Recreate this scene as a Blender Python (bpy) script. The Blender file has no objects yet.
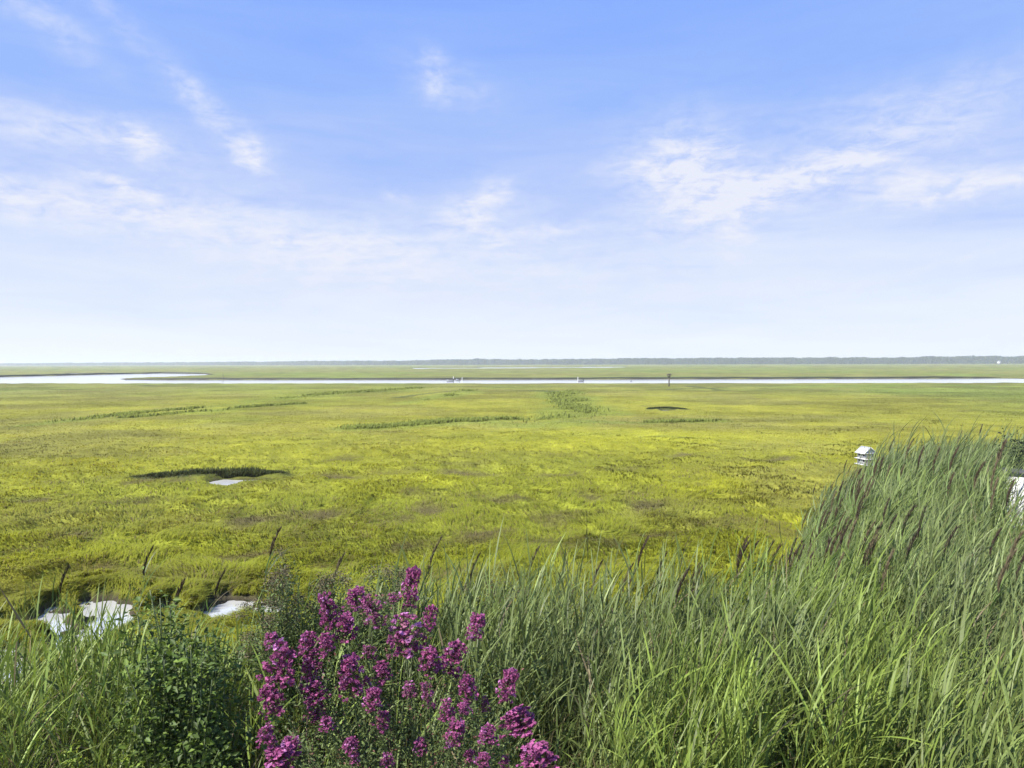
import bpy, bmesh, math, random
import numpy as np
from mathutils import Vector, Matrix, Euler

random.seed(7)
rng = np.random.default_rng(7)
S = bpy.context.scene
COL = S.collection
R = math.radians

# ------------------------------------------------------------------ camera
H = 5.0
F = 683.0
PITCH, ROLL = R(1.76), R(-0.17)
cam_d = bpy.data.cameras.new('camera')
cam = bpy.data.objects.new('camera', cam_d)
COL.objects.link(cam)
cam_d.sensor_width = 36.0
cam_d.lens = 36.0 * F / 1024.0
cam_d.clip_start, cam_d.clip_end = 0.1, 30000
CR = Euler((math.pi / 2 - PITCH, 0, 0)).to_matrix() @ Matrix.Rotation(ROLL, 3, 'Z')
cam.matrix_world = Matrix.Translation((0, 0, H)) @ CR.to_4x4()
S.camera = cam
CRN = np.array(CR)

# ------------------------------------------------------------------ light
SUN_EL, SUN_AZ = R(50), R(-118)          # azimuth from +Y towards +X: over the left shoulder
SUN_STRENGTH, SKY_STRENGTH, EXPOSURE = 4.6, 0.14, 0.95
sd = bpy.data.lights.new('sun', 'SUN')
sd.energy, sd.angle, sd.color = SUN_STRENGTH, R(0.6), (1.0, 0.95, 0.86)
sun = bpy.data.objects.new('sun', sd)
COL.objects.link(sun)
sdir = Vector((math.sin(SUN_AZ) * math.cos(SUN_EL), math.cos(SUN_AZ) * math.cos(SUN_EL), math.sin(SUN_EL)))
sun.rotation_euler = sdir.to_track_quat('Z', 'Y').to_euler()
sun.location = sdir * 60

S.view_settings.view_transform = 'Standard'
S.view_settings.look = 'None'
S.view_settings.exposure = EXPOSURE
S.view_settings.gamma = 1.0
S.view_settings.use_curve_mapping = False
S.render.engine = 'CYCLES'
S.cycles.max_bounces = 8
S.cycles.diffuse_bounces = 3
S.cycles.glossy_bounces = 3
S.cycles.transmission_bounces = 6
S.cycles.volume_bounces = 1
S.cycles.use_denoising = True
S.cycles.denoiser = 'OPENIMAGEDENOISE'
S.cycles.denoising_input_passes = 'RGB_ALBEDO_NORMAL'

# ------------------------------------------------------------------ sky with thin cirrus
W = bpy.data.worlds.new('World')
S.world = W
W.use_nodes = True
nt = W.node_tree
nt.nodes.clear()


def N(t, **kw):
    n = nt.nodes.new(t)
    for k, v in kw.items():
        setattr(n, k, v)
    return n


def M(op, a, b=None, c=None, clamp=False):
    n = nt.nodes.new('ShaderNodeMath')
    n.operation = op
    n.use_clamp = clamp
    for i, v in enumerate((a, b, c)):
        if v is None:
            continue
        if isinstance(v, (int, float)):
            n.inputs[i].default_value = v
        else:
            nt.links.new(v, n.inputs[i])
    return n.outputs[0]


sky = N('ShaderNodeTexSky', sky_type='NISHITA')
sky.sun_disc = False
sky.sun_elevation = SUN_EL
sky.sun_rotation = SUN_AZ
sky.altitude = 0
sky.air_density, sky.dust_density, sky.ozone_density = 1.0, 0.05, 3.0
tc = N('ShaderNodeTexCoord')
sep = N('ShaderNodeSeparateXYZ')
nt.links.new(tc.outputs['Generated'], sep.inputs[0])
DX, DY, DZ = sep.outputs
az0 = M('MULTIPLY', M('ARCTAN2', DX, DY), 57.2958)
el0 = M('MULTIPLY', M('ARCSINE', DZ), 57.2958)
# flat cloud deck coordinates for the filaments
den = M('ADD', M('MAXIMUM', DZ, 0.0), 0.10)
px_, py_ = M('DIVIDE', DX, den), M('DIVIDE', DY, den)
cmb = N('ShaderNodeCombineXYZ')
nt.links.new(px_, cmb.inputs[0]); nt.links.new(py_, cmb.inputs[1])


def noise(vec, scale, detail=6, rough=0.6, dist=0.0, loc=(0, 0, 0), rot=0.0, sc=(1, 1, 1)):
    mp = N('ShaderNodeMapping')
    mp.inputs['Location'].default_value = loc
    mp.inputs['Rotation'].default_value = (0, 0, rot)
    mp.inputs['Scale'].default_value = sc
    nt.links.new(vec, mp.inputs['Vector'])
    n = N('ShaderNodeTexNoise')
    n.inputs['Scale'].default_value = scale
    n.inputs['Detail'].default_value = detail
    n.inputs['Roughness'].default_value = rough
    n.inputs['Distortion'].default_value = dist
    nt.links.new(mp.outputs[0], n.inputs['Vector'])
    return n


aev = N('ShaderNodeCombineXYZ')
nt.links.new(az0, aev.inputs[0]); nt.links.new(el0, aev.inputs[1])
warp = noise(aev.outputs[0], 0.3, 6, 0.65)
wsep = N('ShaderNodeSeparateColor')
nt.links.new(warp.outputs['Color'], wsep.inputs[0])
az = M('ADD', az0, M('MULTIPLY', M('SUBTRACT', wsep.outputs[0], 0.5), 3.6))
el = M('ADD', el0, M('MULTIPLY', M('SUBTRACT', wsep.outputs[1], 0.5), 2.6))

# (px, py, half length, half thickness, tilt of the streak in degrees, strength)
CLOUDS = [
    (60, 128, 110, 20, -3, .55), (143, 136, 20, 15, -40, .75), (185, 92, 12, 22, 30, .35), (225, 130, 50, 14, -45, .45),
    (255, 156, 16, 12, -30, .75), (120, 186, 34, 6, -18, .6), (90, 208, 130, 20, -6, .5), (250, 225, 130, 22, -7, .42),
    (340, 255, 90, 24, 0, .45), (10, 196, 36, 18, -20, .42), (40, 18, 70, 20, -25, .34), (110, 15, 50, 12, -30, .25),
    (445, 84, 45, 17, -12, .3), (432, 72, 9, 20, 25, .28), (396, 195, 14, 7, -15, .5), (478, 206, 36, 17, 20, .8),
    (498, 240, 22, 9, -35, .8), (545, 232, 40, 5, 5, .5),
    (690, 172, 52, 40, -20, .85), (735, 200, 60, 18, 14, .75), (736, 238, 16, 18, 15, .5), (805, 178, 62, 15, 13, .75),
    (850, 158, 35, 12, -15, .6), (650, 165, 50, 8, 3, .3), (905, 125, 75, 30, -10, .38), (900, 186, 50, 14, 0, .6), (985, 184, 80, 13, 6, .95),
    (985, 85, 60, 25, 5, .22), (90, 190, 240, 55, -5, .12), (380, 265, 260, 40, 0, .28), (800, 180, 260, 60, 5, .14), (640, 280, 300, 30, 0, .25), (930, 268, 110, 3, 14, .3),
]
tot = None
for (cx, cy, sx, sy, ang, amp) in CLOUDS:
    v = CRN @ np.array([(cx - 512) / F, (384 - cy) / F, -1.0])
    v /= np.linalg.norm(v)
    a0, e0 = math.degrees(math.atan2(v[0], v[1])), math.degrees(math.asin(v[2]))
    k = 57.3 / F * math.cos(R(a0)) ** 2 + 0.008
    ca, sa = math.cos(R(ang)), math.sin(R(ang))
    da, de = M('SUBTRACT', az, a0), M('SUBTRACT', el, e0)
    u = M('ADD', M('MULTIPLY', da, ca / (sx * k)), M('MULTIPLY', de, sa / (sx * k)))
    w = M('ADD', M('MULTIPLY', da, -sa / (sy * k)), M('MULTIPLY', de, ca / (sy * k)))
    r2 = M('ADD', M('MULTIPLY', u, u), M('MULTIPLY', w, w))
    g = M('MULTIPLY', M('EXPONENT', M('MULTIPLY', r2, -1.0)), amp)
    tot = g if tot is None else M('ADD', tot, g)
fil = noise(aev.outputs[0], 0.42, 12, 0.68, 0.45, sc=(1.0, 2.5, 1), rot=0.35).outputs[0]
fil2 = noise(cmb.outputs[0], 2.2, 8, 0.62, 0.3, rot=0.5, sc=(1.0, 2.4, 1)).outputs[0]
filn = M('ADD', M('MULTIPLY', fil, 0.65), M('MULTIPLY', fil2, 0.35))
fm = N('ShaderNodeMapRange')
fm.inputs['From Min'].default_value, fm.inputs['From Max'].default_value = 0.40, 0.60
nt.links.new(filn, fm.inputs['Value'])
clouds = M('MULTIPLY', tot, M('ADD', M('MULTIPLY', fm.outputs[0], 1.15), 0.24), clamp=True)
# milky veil that thickens to the horizon, with long flat streaks
stre = noise(aev.outputs[0], 0.10, 8, 0.62, 0.5, sc=(0.5, 3.6, 1), loc=(3, 1, 0)).outputs[0]
cr = N('ShaderNodeValToRGB')
elr = N('ShaderNodeMapRange')
elr.inputs['From Min'].default_value, elr.inputs['From Max'].default_value = 0.0, 40.0
nt.links.new(el0, elr.inputs['Value'])
wob = M('ADD', elr.outputs[0], M('MULTIPLY', M('SUBTRACT', stre, 0.5), -0.34))
nt.links.new(wob, cr.inputs[0])
AIR = [(0.0, (.84, .885, .98)), (.09, (.775, .84, .975)), (.215, (.645, .74, .97)), (.335, (.485, .605, .966)), (.52, (.325, .50, .98)), (.69, (.255, .435, 1.0)), (1.0, (.17, .34, .86))]
el_ = cr.color_ramp.elements
while len(el_) < len(AIR):
    el_.new(0.5)
for e, (p_, c_) in zip(el_, AIR):
    e.position, e.color = p_, (*c_, 1)
airs = N('ShaderNodeVectorMath', operation='SCALE')
airs.inputs['Scale'].default_value = 1.0 / (SKY_STRENGTH * 2 ** EXPOSURE)
nt.links.new(cr.outputs[0], airs.inputs[0])
veilmix = N('ShaderNodeMix', data_type='RGBA')
veilmix.inputs['Factor'].default_value = 0.97
nt.links.new(sky.outputs[0], veilmix.inputs['A'])
nt.links.new(airs.outputs[0], veilmix.inputs['B'])
mixc = N('ShaderNodeMix', data_type='RGBA')
nt.links.new(M('MULTIPLY', clouds, 0.95), mixc.inputs['Factor'])
nt.links.new(veilmix.outputs['Result'], mixc.inputs['A'])
mixc.inputs['B'].default_value = (3.08, 3.18, 3.62, 1)
bg = N('ShaderNodeBackground')
bg.inputs['Strength'].default_value = SKY_STRENGTH
nt.links.new(mixc.outputs['Result'], bg.inputs['Color'])
wo = N('ShaderNodeOutputWorld')
nt.links.new(bg.outputs[0], wo.inputs[0])


# ------------------------------------------------------------------ helpers
def ray(px, py):
    return CRN @ np.array([(px - 512) / F, (384 - py) / F, -1.0])


def g(px, py, z=0.0):
    d = ray(px, py)
    t = (z - H) / d[2]
    return np.array([d[0] * t, d[1] * t])


def gv(px, py, z=0.0):
    px, py = np.asarray(px, float), np.asarray(py, float)
    d = np.stack([(px - 512) / F, (384 - py) / F, -np.ones_like(px)], 1) @ CRN.T
    t = (z - H) / d[:, 2]
    return d[:, 0] * t, d[:, 1] * t


def at(px, py, D):
    """the point on the line of sight at ground distance y = D"""
    d = ray(px, py)
    return np.array([0, 0, H]) + d * (D / d[1])


def hash2(ix, iy, seed):
    h = (ix.astype(np.int64) * 374761393 + iy.astype(np.int64) * 668265263 + seed * 2246822519) & 0xFFFFFFFF
    h = ((h ^ (h >> 13)) * 1274126177) & 0xFFFFFFFF
    h = h ^ (h >> 16)
    return (h & 0xFFFFFF) / float(0xFFFFFF)


def vnoise(x, y, seed=0):
    ix, iy = np.floor(x), np.floor(y)
    fx, fy = x - ix, y - iy
    fx, fy = fx * fx * fx * (fx * (fx * 6 - 15) + 10), fy * fy * fy * (fy * (fy * 6 - 15) + 10)
    a, b = hash2(ix, iy, seed), hash2(ix + 1, iy, seed)
    c, d = hash2(ix, iy + 1, seed), hash2(ix + 1, iy + 1, seed)
    return (a + (b - a) * fx) * (1 - fy) + (c + (d - c) * fx) * fy


def fbm(x, y, scale, seed=0, octv=4, gain=0.5):
    s, amp, f, nrm = 0, 1.0, 1.0 / scale, 0
    for o in range(octv):
        s = s + amp * vnoise(x * f + 17.3 * o, y * f - 9.1 * o, seed + o)
        nrm += amp
        amp *= gain
        f *= 2.03
    return s / nrm


def sstep(a, b, x):
    t = np.clip((x - a) / (b - a), 0, 1)
    return t * t * (3 - 2 * t)


def seg_dist(x, y, poly, closed):
    n = len(poly)
    best = np.full(x.shape, 1e18)
    for i in range(n if closed else n - 1):
        ax, ay = poly[i]
        bx, by = poly[(i + 1) % n]
        dx, dy = bx - ax, by - ay
        t = np.clip(((x - ax) * dx + (y - ay) * dy) / (dx * dx + dy * dy + 1e-12), 0, 1)
        best = np.minimum(best, (x - ax - t * dx) ** 2 + (y - ay - t * dy) ** 2)
    return np.sqrt(best)


def inside(x, y, poly):
    c = np.zeros(x.shape, bool)
    n = len(poly)
    for i in range(n):
        ax, ay = poly[i]
        bx, by = poly[(i + 1) % n]
        if ay == by:
            continue
        c ^= ((ay > y) != (by > y)) & (x < (bx - ax) * (y - ay) / (by - ay) + ax)
    return c


def sdf(x, y, poly):
    d = seg_dist(x, y, poly, True)
    return np.where(inside(x, y, poly), -d, d)


def new_mesh(name, V, F_, C=None, smooth=False):
    """V (n,3); F_ a list of index arrays (m,k); C (n,3) colours"""
    me = bpy.data.meshes.new(name)
    V = np.ascontiguousarray(V, np.float32)
    fl = [np.asarray(f) for f in (F_ if isinstance(F_, (list, tuple)) else [F_])]
    fl = [f for f in fl if len(f)]
    me.vertices.add(len(V))
    me.vertices.foreach_set('co', V.ravel())
    loops = np.concatenate([f.ravel() for f in fl]).astype(np.int32)
    tot_ = np.concatenate([np.full(len(f), f.shape[1], np.int32) for f in fl])
    st = np.concatenate([[0], np.cumsum(tot_)[:-1]]).astype(np.int32)
    me.loops.add(len(loops))
    me.loops.foreach_set('vertex_index', loops)
    me.polygons.add(len(tot_))
    me.polygons.foreach_set('loop_start', st)
    me.polygons.foreach_set('loop_total', tot_)
    if smooth:
        me.polygons.foreach_set('use_smooth', np.ones(len(tot_), bool))
    if C is not None:
        a = me.attributes.new('Col', 'FLOAT_COLOR', 'POINT')
        C4 = np.ones((len(V), 4), np.float32)
        C4[:, :3] = C
        a.data.foreach_set('color', C4.ravel())
    me.update(calc_edges=True)
    return me


def obj(name, me, mat, parent=None):
    o = bpy.data.objects.new(name, me)
    COL.objects.link(o)
    if mat is not None and not me.materials:
        me.materials.append(mat)
    if parent is not None:
        o.parent = parent
    return o


def thing(name, label, cat, loc=(0, 0, 0), rotz=0.0, group=None):
    o = bpy.data.objects.new(name, None)
    COL.objects.link(o)
    o.location = loc
    o.rotation_euler = (0, 0, rotz)
    tag(o, label, cat, group)
    return o


def tag(o, label=None, cat=None, group=None, kind=None):
    for k, v in (('label', label), ('category', cat), ('group', group), ('kind', kind)):
        if v:
            o[k] = v
    return o


class MB:
    """collects quads / triangles with colours into one mesh"""
    def __init__(s):
        s.V, s.Q, s.T, s.C, s.n = [], [], [], [], 0

    def add(s, V, Q=None, T=None, C=(0.5, 0.5, 0.5)):
        V = np.asarray(V, float).reshape(-1, 3)
        s.V.append(V)
        C = np.asarray(C, float)
        s.C.append(np.broadcast_to(C, (len(V), 3)) if C.ndim == 1 else C)
        if Q is not None and len(Q):
            s.Q.append(np.asarray(Q) + s.n)
        if T is not None and len(T):
            s.T.append(np.asarray(T) + s.n)
        s.n += len(V)
        return s

    def box(s, c, d, rz=0.0, C=(0.5,) * 3):
        x, y, z = d[0] / 2, d[1] / 2, d[2] / 2
        v = np.array([[i, j, k] for i in (-x, x) for j in (-y, y) for k in (-z, z)])
        cr, sr = math.cos(rz), math.sin(rz)
        v = np.stack([v[:, 0] * cr - v[:, 1] * sr, v[:, 0] * sr + v[:, 1] * cr, v[:, 2]], 1) + np.array(c)
        q = [[0, 1, 3, 2], [4, 6, 7, 5], [0, 4, 5, 1], [2, 3, 7, 6], [0, 2, 6, 4], [1, 5, 7, 3]]
        return s.add(v, q, C=C)

    def tube(s, P, Rr, sides=6, C=(0.5,) * 3, cap=True):
        P = np.asarray(P, float)
        n = len(P)
        Rr = np.broadcast_to(np.asarray(Rr, float), (n,))
        T = np.gradient(P, axis=0)
        T /= np.linalg.norm(T, axis=1)[:, None] + 1e-9
        ref = np.where(np.abs(T[:, 2:3]) > 0.9, np.array([[1.0, 0, 0]]), np.array([[0, 0, 1.0]]))
        A = np.cross(T, ref); A /= np.linalg.norm(A, axis=1)[:, None] + 1e-9
        B = np.cross(T, A)
        a = np.arange(sides) * 2 * math.pi / sides
        V = P[:, None, :] + Rr[:, None, None] * (np.cos(a)[None, :, None] * A[:, None, :] + np.sin(a)[None, :, None] * B[:, None, :])
        V = V.reshape(-1, 3)
        q = []
        for i in range(n - 1):
            for j in range(sides):
                k = (j + 1) % sides
                q.append([i * sides + j, i * sides + k, (i + 1) * sides + k, (i + 1) * sides + j])
        t = []
        if cap:
            V = np.vstack([V, P[0], P[-1]])
            for j in range(sides):
                k = (j + 1) % sides
                t.append([n * sides, k, j])
                t.append([n * sides + 1, (n - 1) * sides + j, (n - 1) * sides + k])
        return s.add(V, q, t, C)

    def mesh(s, name, smooth=False):
        return new_mesh(name, np.vstack(s.V), [np.vstack(a) for a in (s.Q, s.T) if a], np.vstack(s.C), smooth)


def mat_new(name):
    m = bpy.data.materials.new(name)
    m.use_nodes = True
    n = m.node_tree
    n.nodes.clear()
    return m, n, n.nodes.new('ShaderNodeOutputMaterial')


def leaf_mat(name, trans=0.35, rough=0.45, spec=0.35, up=0.0, tgain=(1.0, 1.0, 0.8)):
    m, n, out = mat_new(name)
    at_ = n.nodes.new('ShaderNodeAttribute'); at_.attribute_name = 'Col'
    pr = n.nodes.new('ShaderNodeBsdfPrincipled')
    pr.inputs['Roughness'].default_value = rough
    pr.inputs['Specular IOR Level'].default_value = spec
    tr = n.nodes.new('ShaderNodeBsdfTranslucent')
    mx = n.nodes.new('ShaderNodeMixShader'); mx.inputs[0].default_value = trans
    ml = n.nodes.new('ShaderNodeMix'); ml.data_type = 'RGBA'; ml.blend_type = 'MULTIPLY'; ml.inputs['Factor'].default_value = 1
    ml.inputs['B'].default_value = (*tgain, 1)
    n.links.new(at_.outputs['Color'], pr.inputs['Base Color'])
    n.links.new(at_.outputs['Color'], ml.inputs['A'])
    n.links.new(ml.outputs['Result'], tr.inputs['Color'])
    n.links.new(pr.outputs[0], mx.inputs[1]); n.links.new(tr.outputs[0], mx.inputs[2])
    n.links.new(mx.outputs[0], out.inputs[0])
    if up:                                           # soft turf: blades shade like the rounded sward they form
        ge = n.nodes.new('ShaderNodeNewGeometry')
        ad = n.nodes.new('ShaderNodeVectorMath'); ad.operation = 'MULTIPLY_ADD'
        ad.inputs[1].default_value = (1 - up,) * 3
        ad.inputs[2].default_value = (0, 0, up)
        nm = n.nodes.new('ShaderNodeVectorMath'); nm.operation = 'NORMALIZE'
        n.links.new(ge.outputs['Normal'], ad.inputs[0]); n.links.new(ad.outputs[0], nm.inputs[0])
        n.links.new(nm.outputs[0], pr.inputs['Normal'])
    return m


def plain_mat(name, col, rough=0.6, var=0.15, scale=8.0, bump=0.0, use_attr=False):
    m, n, out = mat_new(name)
    pr = n.nodes.new('ShaderNodeBsdfPrincipled')
    pr.inputs['Roughness'].default_value = rough
    tc_ = n.nodes.new('ShaderNodeTexCoord')
    nz = n.nodes.new('ShaderNodeTexNoise'); nz.inputs['Scale'].default_value = scale; nz.inputs['Detail'].default_value = 6
    n.links.new(tc_.outputs['Object'], nz.inputs['Vector'])
    mr = n.nodes.new('ShaderNodeMapRange')
    mr.inputs['From Min'].default_value, mr.inputs['From Max'].default_value = 0.3, 0.7
    mr.inputs['To Min'].default_value, mr.inputs['To Max'].default_value = 1 - var, 1 + var
    n.links.new(nz.outputs[0], mr.inputs['Value'])
    mx = n.nodes.new('ShaderNodeVectorMath'); mx.operation = 'SCALE'
    if use_attr:
        a = n.nodes.new('ShaderNodeAttribute'); a.attribute_name = 'Col'
        n.links.new(a.outputs['Vector'], mx.inputs[0])
    else:
        mx.inputs[0].default_value = col
    n.links.new(mr.outputs[0], mx.inputs['Scale'])
    n.links.new(mx.outputs[0], pr.inputs['Base Color'])
    if bump:
        b = n.nodes.new('ShaderNodeBump'); b.inputs['Strength'].default_value = bump; b.inputs['Distance'].default_value = 0.02
        n.links.new(nz.outputs[0], b.inputs['Height']); n.links.new(b.outputs[0], pr.inputs['Normal'])
    n.links.new(pr.outputs[0], out.inputs[0])
    return m


def water_mat(name, col, ior, rough, scale, bump, metal=0.0):
    m, n, out = mat_new(name)
    pr = n.nodes.new('ShaderNodeBsdfPrincipled')
    pr.inputs['Base Color'].default_value = (*col, 1)
    pr.inputs['Roughness'].default_value = rough
    pr.inputs['IOR'].default_value = ior
    pr.inputs['Metallic'].default_value = metal
    tc_ = n.nodes.new('ShaderNodeTexCoord')
    nz = n.nodes.new('ShaderNodeTexNoise'); nz.inputs['Scale'].default_value = scale; nz.inputs['Detail'].default_value = 4
    n.links.new(tc_.outputs['Object'], nz.inputs['Vector'])
    b = n.nodes.new('ShaderNodeBump'); b.inputs['Strength'].default_value = bump; b.inputs['Distance'].default_value = 0.02
    n.links.new(nz.outputs[0], b.inputs['Height']); n.links.new(b.outputs[0], pr.inputs['Normal'])
    n.links.new(pr.outputs[0], out.inputs[0])
    return m


MAT_WATER = water_mat('river_water', (0.75, 0.75, 0.74), 1.6, 0.12, 0.4, 0.05, .45)
MAT_POND = water_mat('pond_water', (0.8, 0.8, 0.78), 1.5, 0.12, 6.0, 0.12, .55)  # pale diffuse base painted in place of the bright sky mirrored in the pond
MAT_POOL = water_mat('pool_water', (0.8, 0.8, 0.78), 1.5, 0.2, 6.0, 0.1, .5)  # same whitened base, standing in for sky reflected by the pools
MAT_GRASS = leaf_mat('marsh_grass', 0.15, 0.65, 0.08, 0.85)
MAT_REED = leaf_mat('reed_leaf', 0.36, 0.45, 0.25, 0.28)
MAT_SHRUB = leaf_mat('shrub_leaf', 0.25, 0.5, 0.25)
MAT_PETAL = leaf_mat('petal', 0.35, 0.6, 0.1, tgain=(1, 0.8, 1))
MAT_PLUME = leaf_mat('plume', 0.15, 0.7, 0.1)
MAT_BARK = plain_mat('bark', (0.12, 0.09, 0.065), 0.8, 0.35, 14, 0.4)
MAT_STEM = plain_mat('green_stem', (0.1, 0.13, 0.05), 0.55, 0.25, 10)
MAT_WHITE = plain_mat('white_paint', (0.6, 0.6, 0.6), 0.5, 0.14, 6)
MAT_DARK = plain_mat('dark_opening', (0.02, 0.02, 0.025), 0.7, 0.2, 10)
MAT_POST = plain_mat('weathered_wood', (0.13, 0.115, 0.1), 0.8, 0.3, 10, 0.3)
MAT_MUD = plain_mat('bank_mud', (0.045, 0.042, 0.03), 0.7, 0.4, 0.6, 0.3)
MAT_GREYHULL = plain_mat('hull_grey', (0.16, 0.17, 0.2), 0.4, 0.15, 4)
MAT_ROOF = plain_mat('dark_shingle', (0.05, 0.05, 0.055), 0.8, 0.3, 9, 0.3)

# ------------------------------------------------------------------ water shapes on the ground (from the picture, projected to the marsh)
def P(lst):
    return [tuple(g(a, b)) for a, b in lst]


RIVER = P([(-700, 385), (-200, 383.6), (0, 383.2), (300, 383.2), (512, 383.3), (800, 383.0), (1024, 382.6), (1250, 381.9), (1700, 380),
           (1700, 375.5), (1250, 376.9), (1024, 377.6), (1000, 377.3), (760, 378.0), (640, 378.3), (512, 378.6), (250, 378.8), (170, 378.9), (127, 378.7), (124, 378.1), (135, 377.4),
           (165, 376.6), (195, 375.4), (214, 374.4), (208, 373.5), (185, 373.0), (160, 372.8), (107, 373.8), (60, 374.9), (0, 376.2), (-200, 378.3), (-700, 381)])
FARW1 = P([(52, 373.5), (80, 372.7), (101, 372.5), (103, 373.1), (75, 373.8)])
FARW2 = P([(410, 367.9), (500, 367.3), (625, 366.6), (628, 367.3), (500, 368.1), (415, 368.6)])
PONDS = [P(q) for q in ([(76, 600), (95, 596), (132, 597), (139, 604), (128, 620), (104, 634), (84, 624)], [(188, 601), (220, 598), (256, 597.5), (264, 605), (240, 620), (205, 625), (190, 613)],
                         [(43, 613), (62, 608), (70, 618), (64, 650), (46, 648)], [(-20, 652), (20, 640), (31, 648), (31, 684), (0, 710), (-50, 700)], [(150, 603), (164, 600), (178, 606), (160, 610)])]
POOL = P([(206, 482), (222, 479.3), (262, 478.8), (277, 480.5), (258, 483.0), (222, 483.4)])
POOL2 = P([(660, 409.7), (673, 409.6), (674, 410.7), (664, 410.8)])
RUSH = P([(140, 479.5), (165, 480.3), (200, 478.3), (235, 478.2), (262, 477.8), (280, 477.2)])
RUSH2 = P([(650, 409.5), (660, 409.0), (675, 409.2), (685, 410)])
GREEN_LINES = [(P([(20, 427), (60, 422), (130, 414), (215, 407), (250, 403)]), 2.0), (P([(345, 431), (400, 427), (450, 423), (515, 420)]), 2.2),
               (P([(400, 404), (440, 397), (470, 391)]), 3.0), (P([(250, 402), (330, 394), (420, 388.5)]), 4.0),
               (P([(555, 424), (580, 415), (570, 400), (565, 392)]), 4.5), (P([(585, 421), (640, 424), (720, 422)]), 1.8),
               (P([(300, 404), (230, 409), (120, 419)]), 1.6)]
DITCH = [(P([(590, 391.5), (640, 390.5), (668, 389.7), (720, 388)]), 2.2), (P([(505, 391), (540, 391), (560, 392)]), 2.0),
         (P([(690, 386.5), (722, 390.5)]), 1.8), (P([(135, 385), (150, 386)]), 2.0), (P([(395, 398), (430, 393.5), (470, 389.5)]), 1.0),
         (P([(290, 389), (325, 388)]), 1.6), (P([(880, 388), (920, 388.6)]), 2.0), (P([(640, 437), (690, 439)]), 0.3), (P([(890, 396), (940, 399)]), 1.2)]
SPOTS = [(20, 553, 26, 9), (125, 503, 22, 4), (152, 528, 10, 4), (75, 540, 20, 4), (250, 520, 45, 7), (318, 522, 30, 8), (385, 521, 26, 10), (425, 513, 24, 5), (345, 460, 18, 3),
         (338, 478, 20, 3), (440, 578, 45, 7), (558, 475, 20, 4), (612, 498, 32, 6), (640, 507, 30, 6), (560, 548, 30, 8), (785, 462, 42, 3), (690, 456, 22, 2), (530, 598, 40, 7),
         (690, 592, 34, 6), (480, 540, 40, 8), (120, 574, 60, 6), (215, 582, 50, 6), (540, 520, 40, 7), (660, 540, 30, 6), (470, 475, 30, 3), (30, 500, 30, 3), (600, 575, 30, 6), (400, 552, 30, 5),
         (250, 560, 40, 4), (500, 502, 40, 5), (180, 483, 16, 2.5), (140, 484, 14, 3)]
SPOT_W = [(g(a, b), g(a + c, b), g(a, b + d), c, d) for a, b, c, d in SPOTS]

BED = [(-9.5, 8.6), (-5.5, 9.6), (-3, 9.6), (0.2, 9.3), (1.6, 9.3), (3.3, 9.6), (4.3, 11.0), (5.6, 13.6), (7.0, 16.2), (8.0, 18.2), (9.4, 19.8), (12.3, 21.4), (16, 23), (26, 24),
       (26, 4.6), (3.5, 4.6), (0.6, 5.4), (-1.6, 5.6), (-4.5, 5.0), (-9.5, 5.0)]


def water_sd(x, y):
    d = np.full(x.shape, 1e9)
    for p in (RIVER, FARW1, FARW2, POOL2):
        d = np.minimum(d, sdf(x, y, p))
    pn = (fbm(x, y, .55, 91, 4) - .55) * 1.5
    for p in PONDS:
        d = np.minimum(d, sdf(x, y, p) + pn)
    d = np.minimum(d, sdf(x, y, POOL) + (fbm(x, y, .9, 93, 3) - .5) * .6)
    return d


def brown_mask(x, y):
    r = np.hypot(x, y)
    b = np.zeros(x.shape)
    wx = x + (fbm(x, y, 1.6, 61) - .5) * 1.6
    wy = y + (fbm(x, y, 1.6, 71) - .5) * 1.6
    for c, ex, ey, a, d in SPOT_W:
        lx = abs(ex[0] - c[0]) + 1e-6
        ly = abs(ey[1] - c[1]) + 1e-6
        b = np.maximum(b, np.exp(-(((wx - c[0]) / lx) ** 2 + ((wy - c[1]) / ly) ** 2)))
    n = fbm(x, y, 2.6, 31, 4)
    rnd = sstep(0.565, 0.69, n) * sstep(14, 17, r) * (1 - sstep(26, 42, r)) * 0.6
    return np.clip(np.maximum(b * sstep(0.3, 0.55, n + 0.15) * 1.15, rnd), 0, 1)


def tuss(x, y):
    """rounded cowlick mounds, 0..1"""
    a = fbm(x, y, 0.95, 5, 3)
    return sstep(0.32, 0.68, a)


def height(x, y, wd=None):
    r = np.hypot(x, y)
    near = 1 - sstep(30, 70, r)
    h = (fbm(x, y, 6, 11, 3) - .5) * 0.16 + 0.05 + near * (tuss(x, y) * 0.16 - 0.05) * sstep(9, 13, r) * (1 - 0.55 * brown_mask(x, y))
    wd = water_sd(x, y) if wd is None else wd
    wr = np.clip(r * 0.012, 0.7, 4.0)
    k = sstep(-wr, wr * 0.6, wd)
    return h * k + (1 - k) * -0.5


C_LIME = np.array([0.258, 0.27, 0.019])
C_YEL = np.array([0.205, 0.20, 0.027])
C_FAR = np.array([0.165, 0.17, 0.045])
C_GREEN = np.array([0.13, 0.185, 0.03])
C_BROWN = np.array([0.10, 0.078, 0.042])
C_OLIVE = np.array([0.14, 0.15, 0.022])
C_DARK = np.array([0.05, 0.062, 0.02])
C_MUD = np.array([0.045, 0.038, 0.024])


def mixc_(a, b, t):
    return a + (b - a) * t[:, None]


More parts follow.
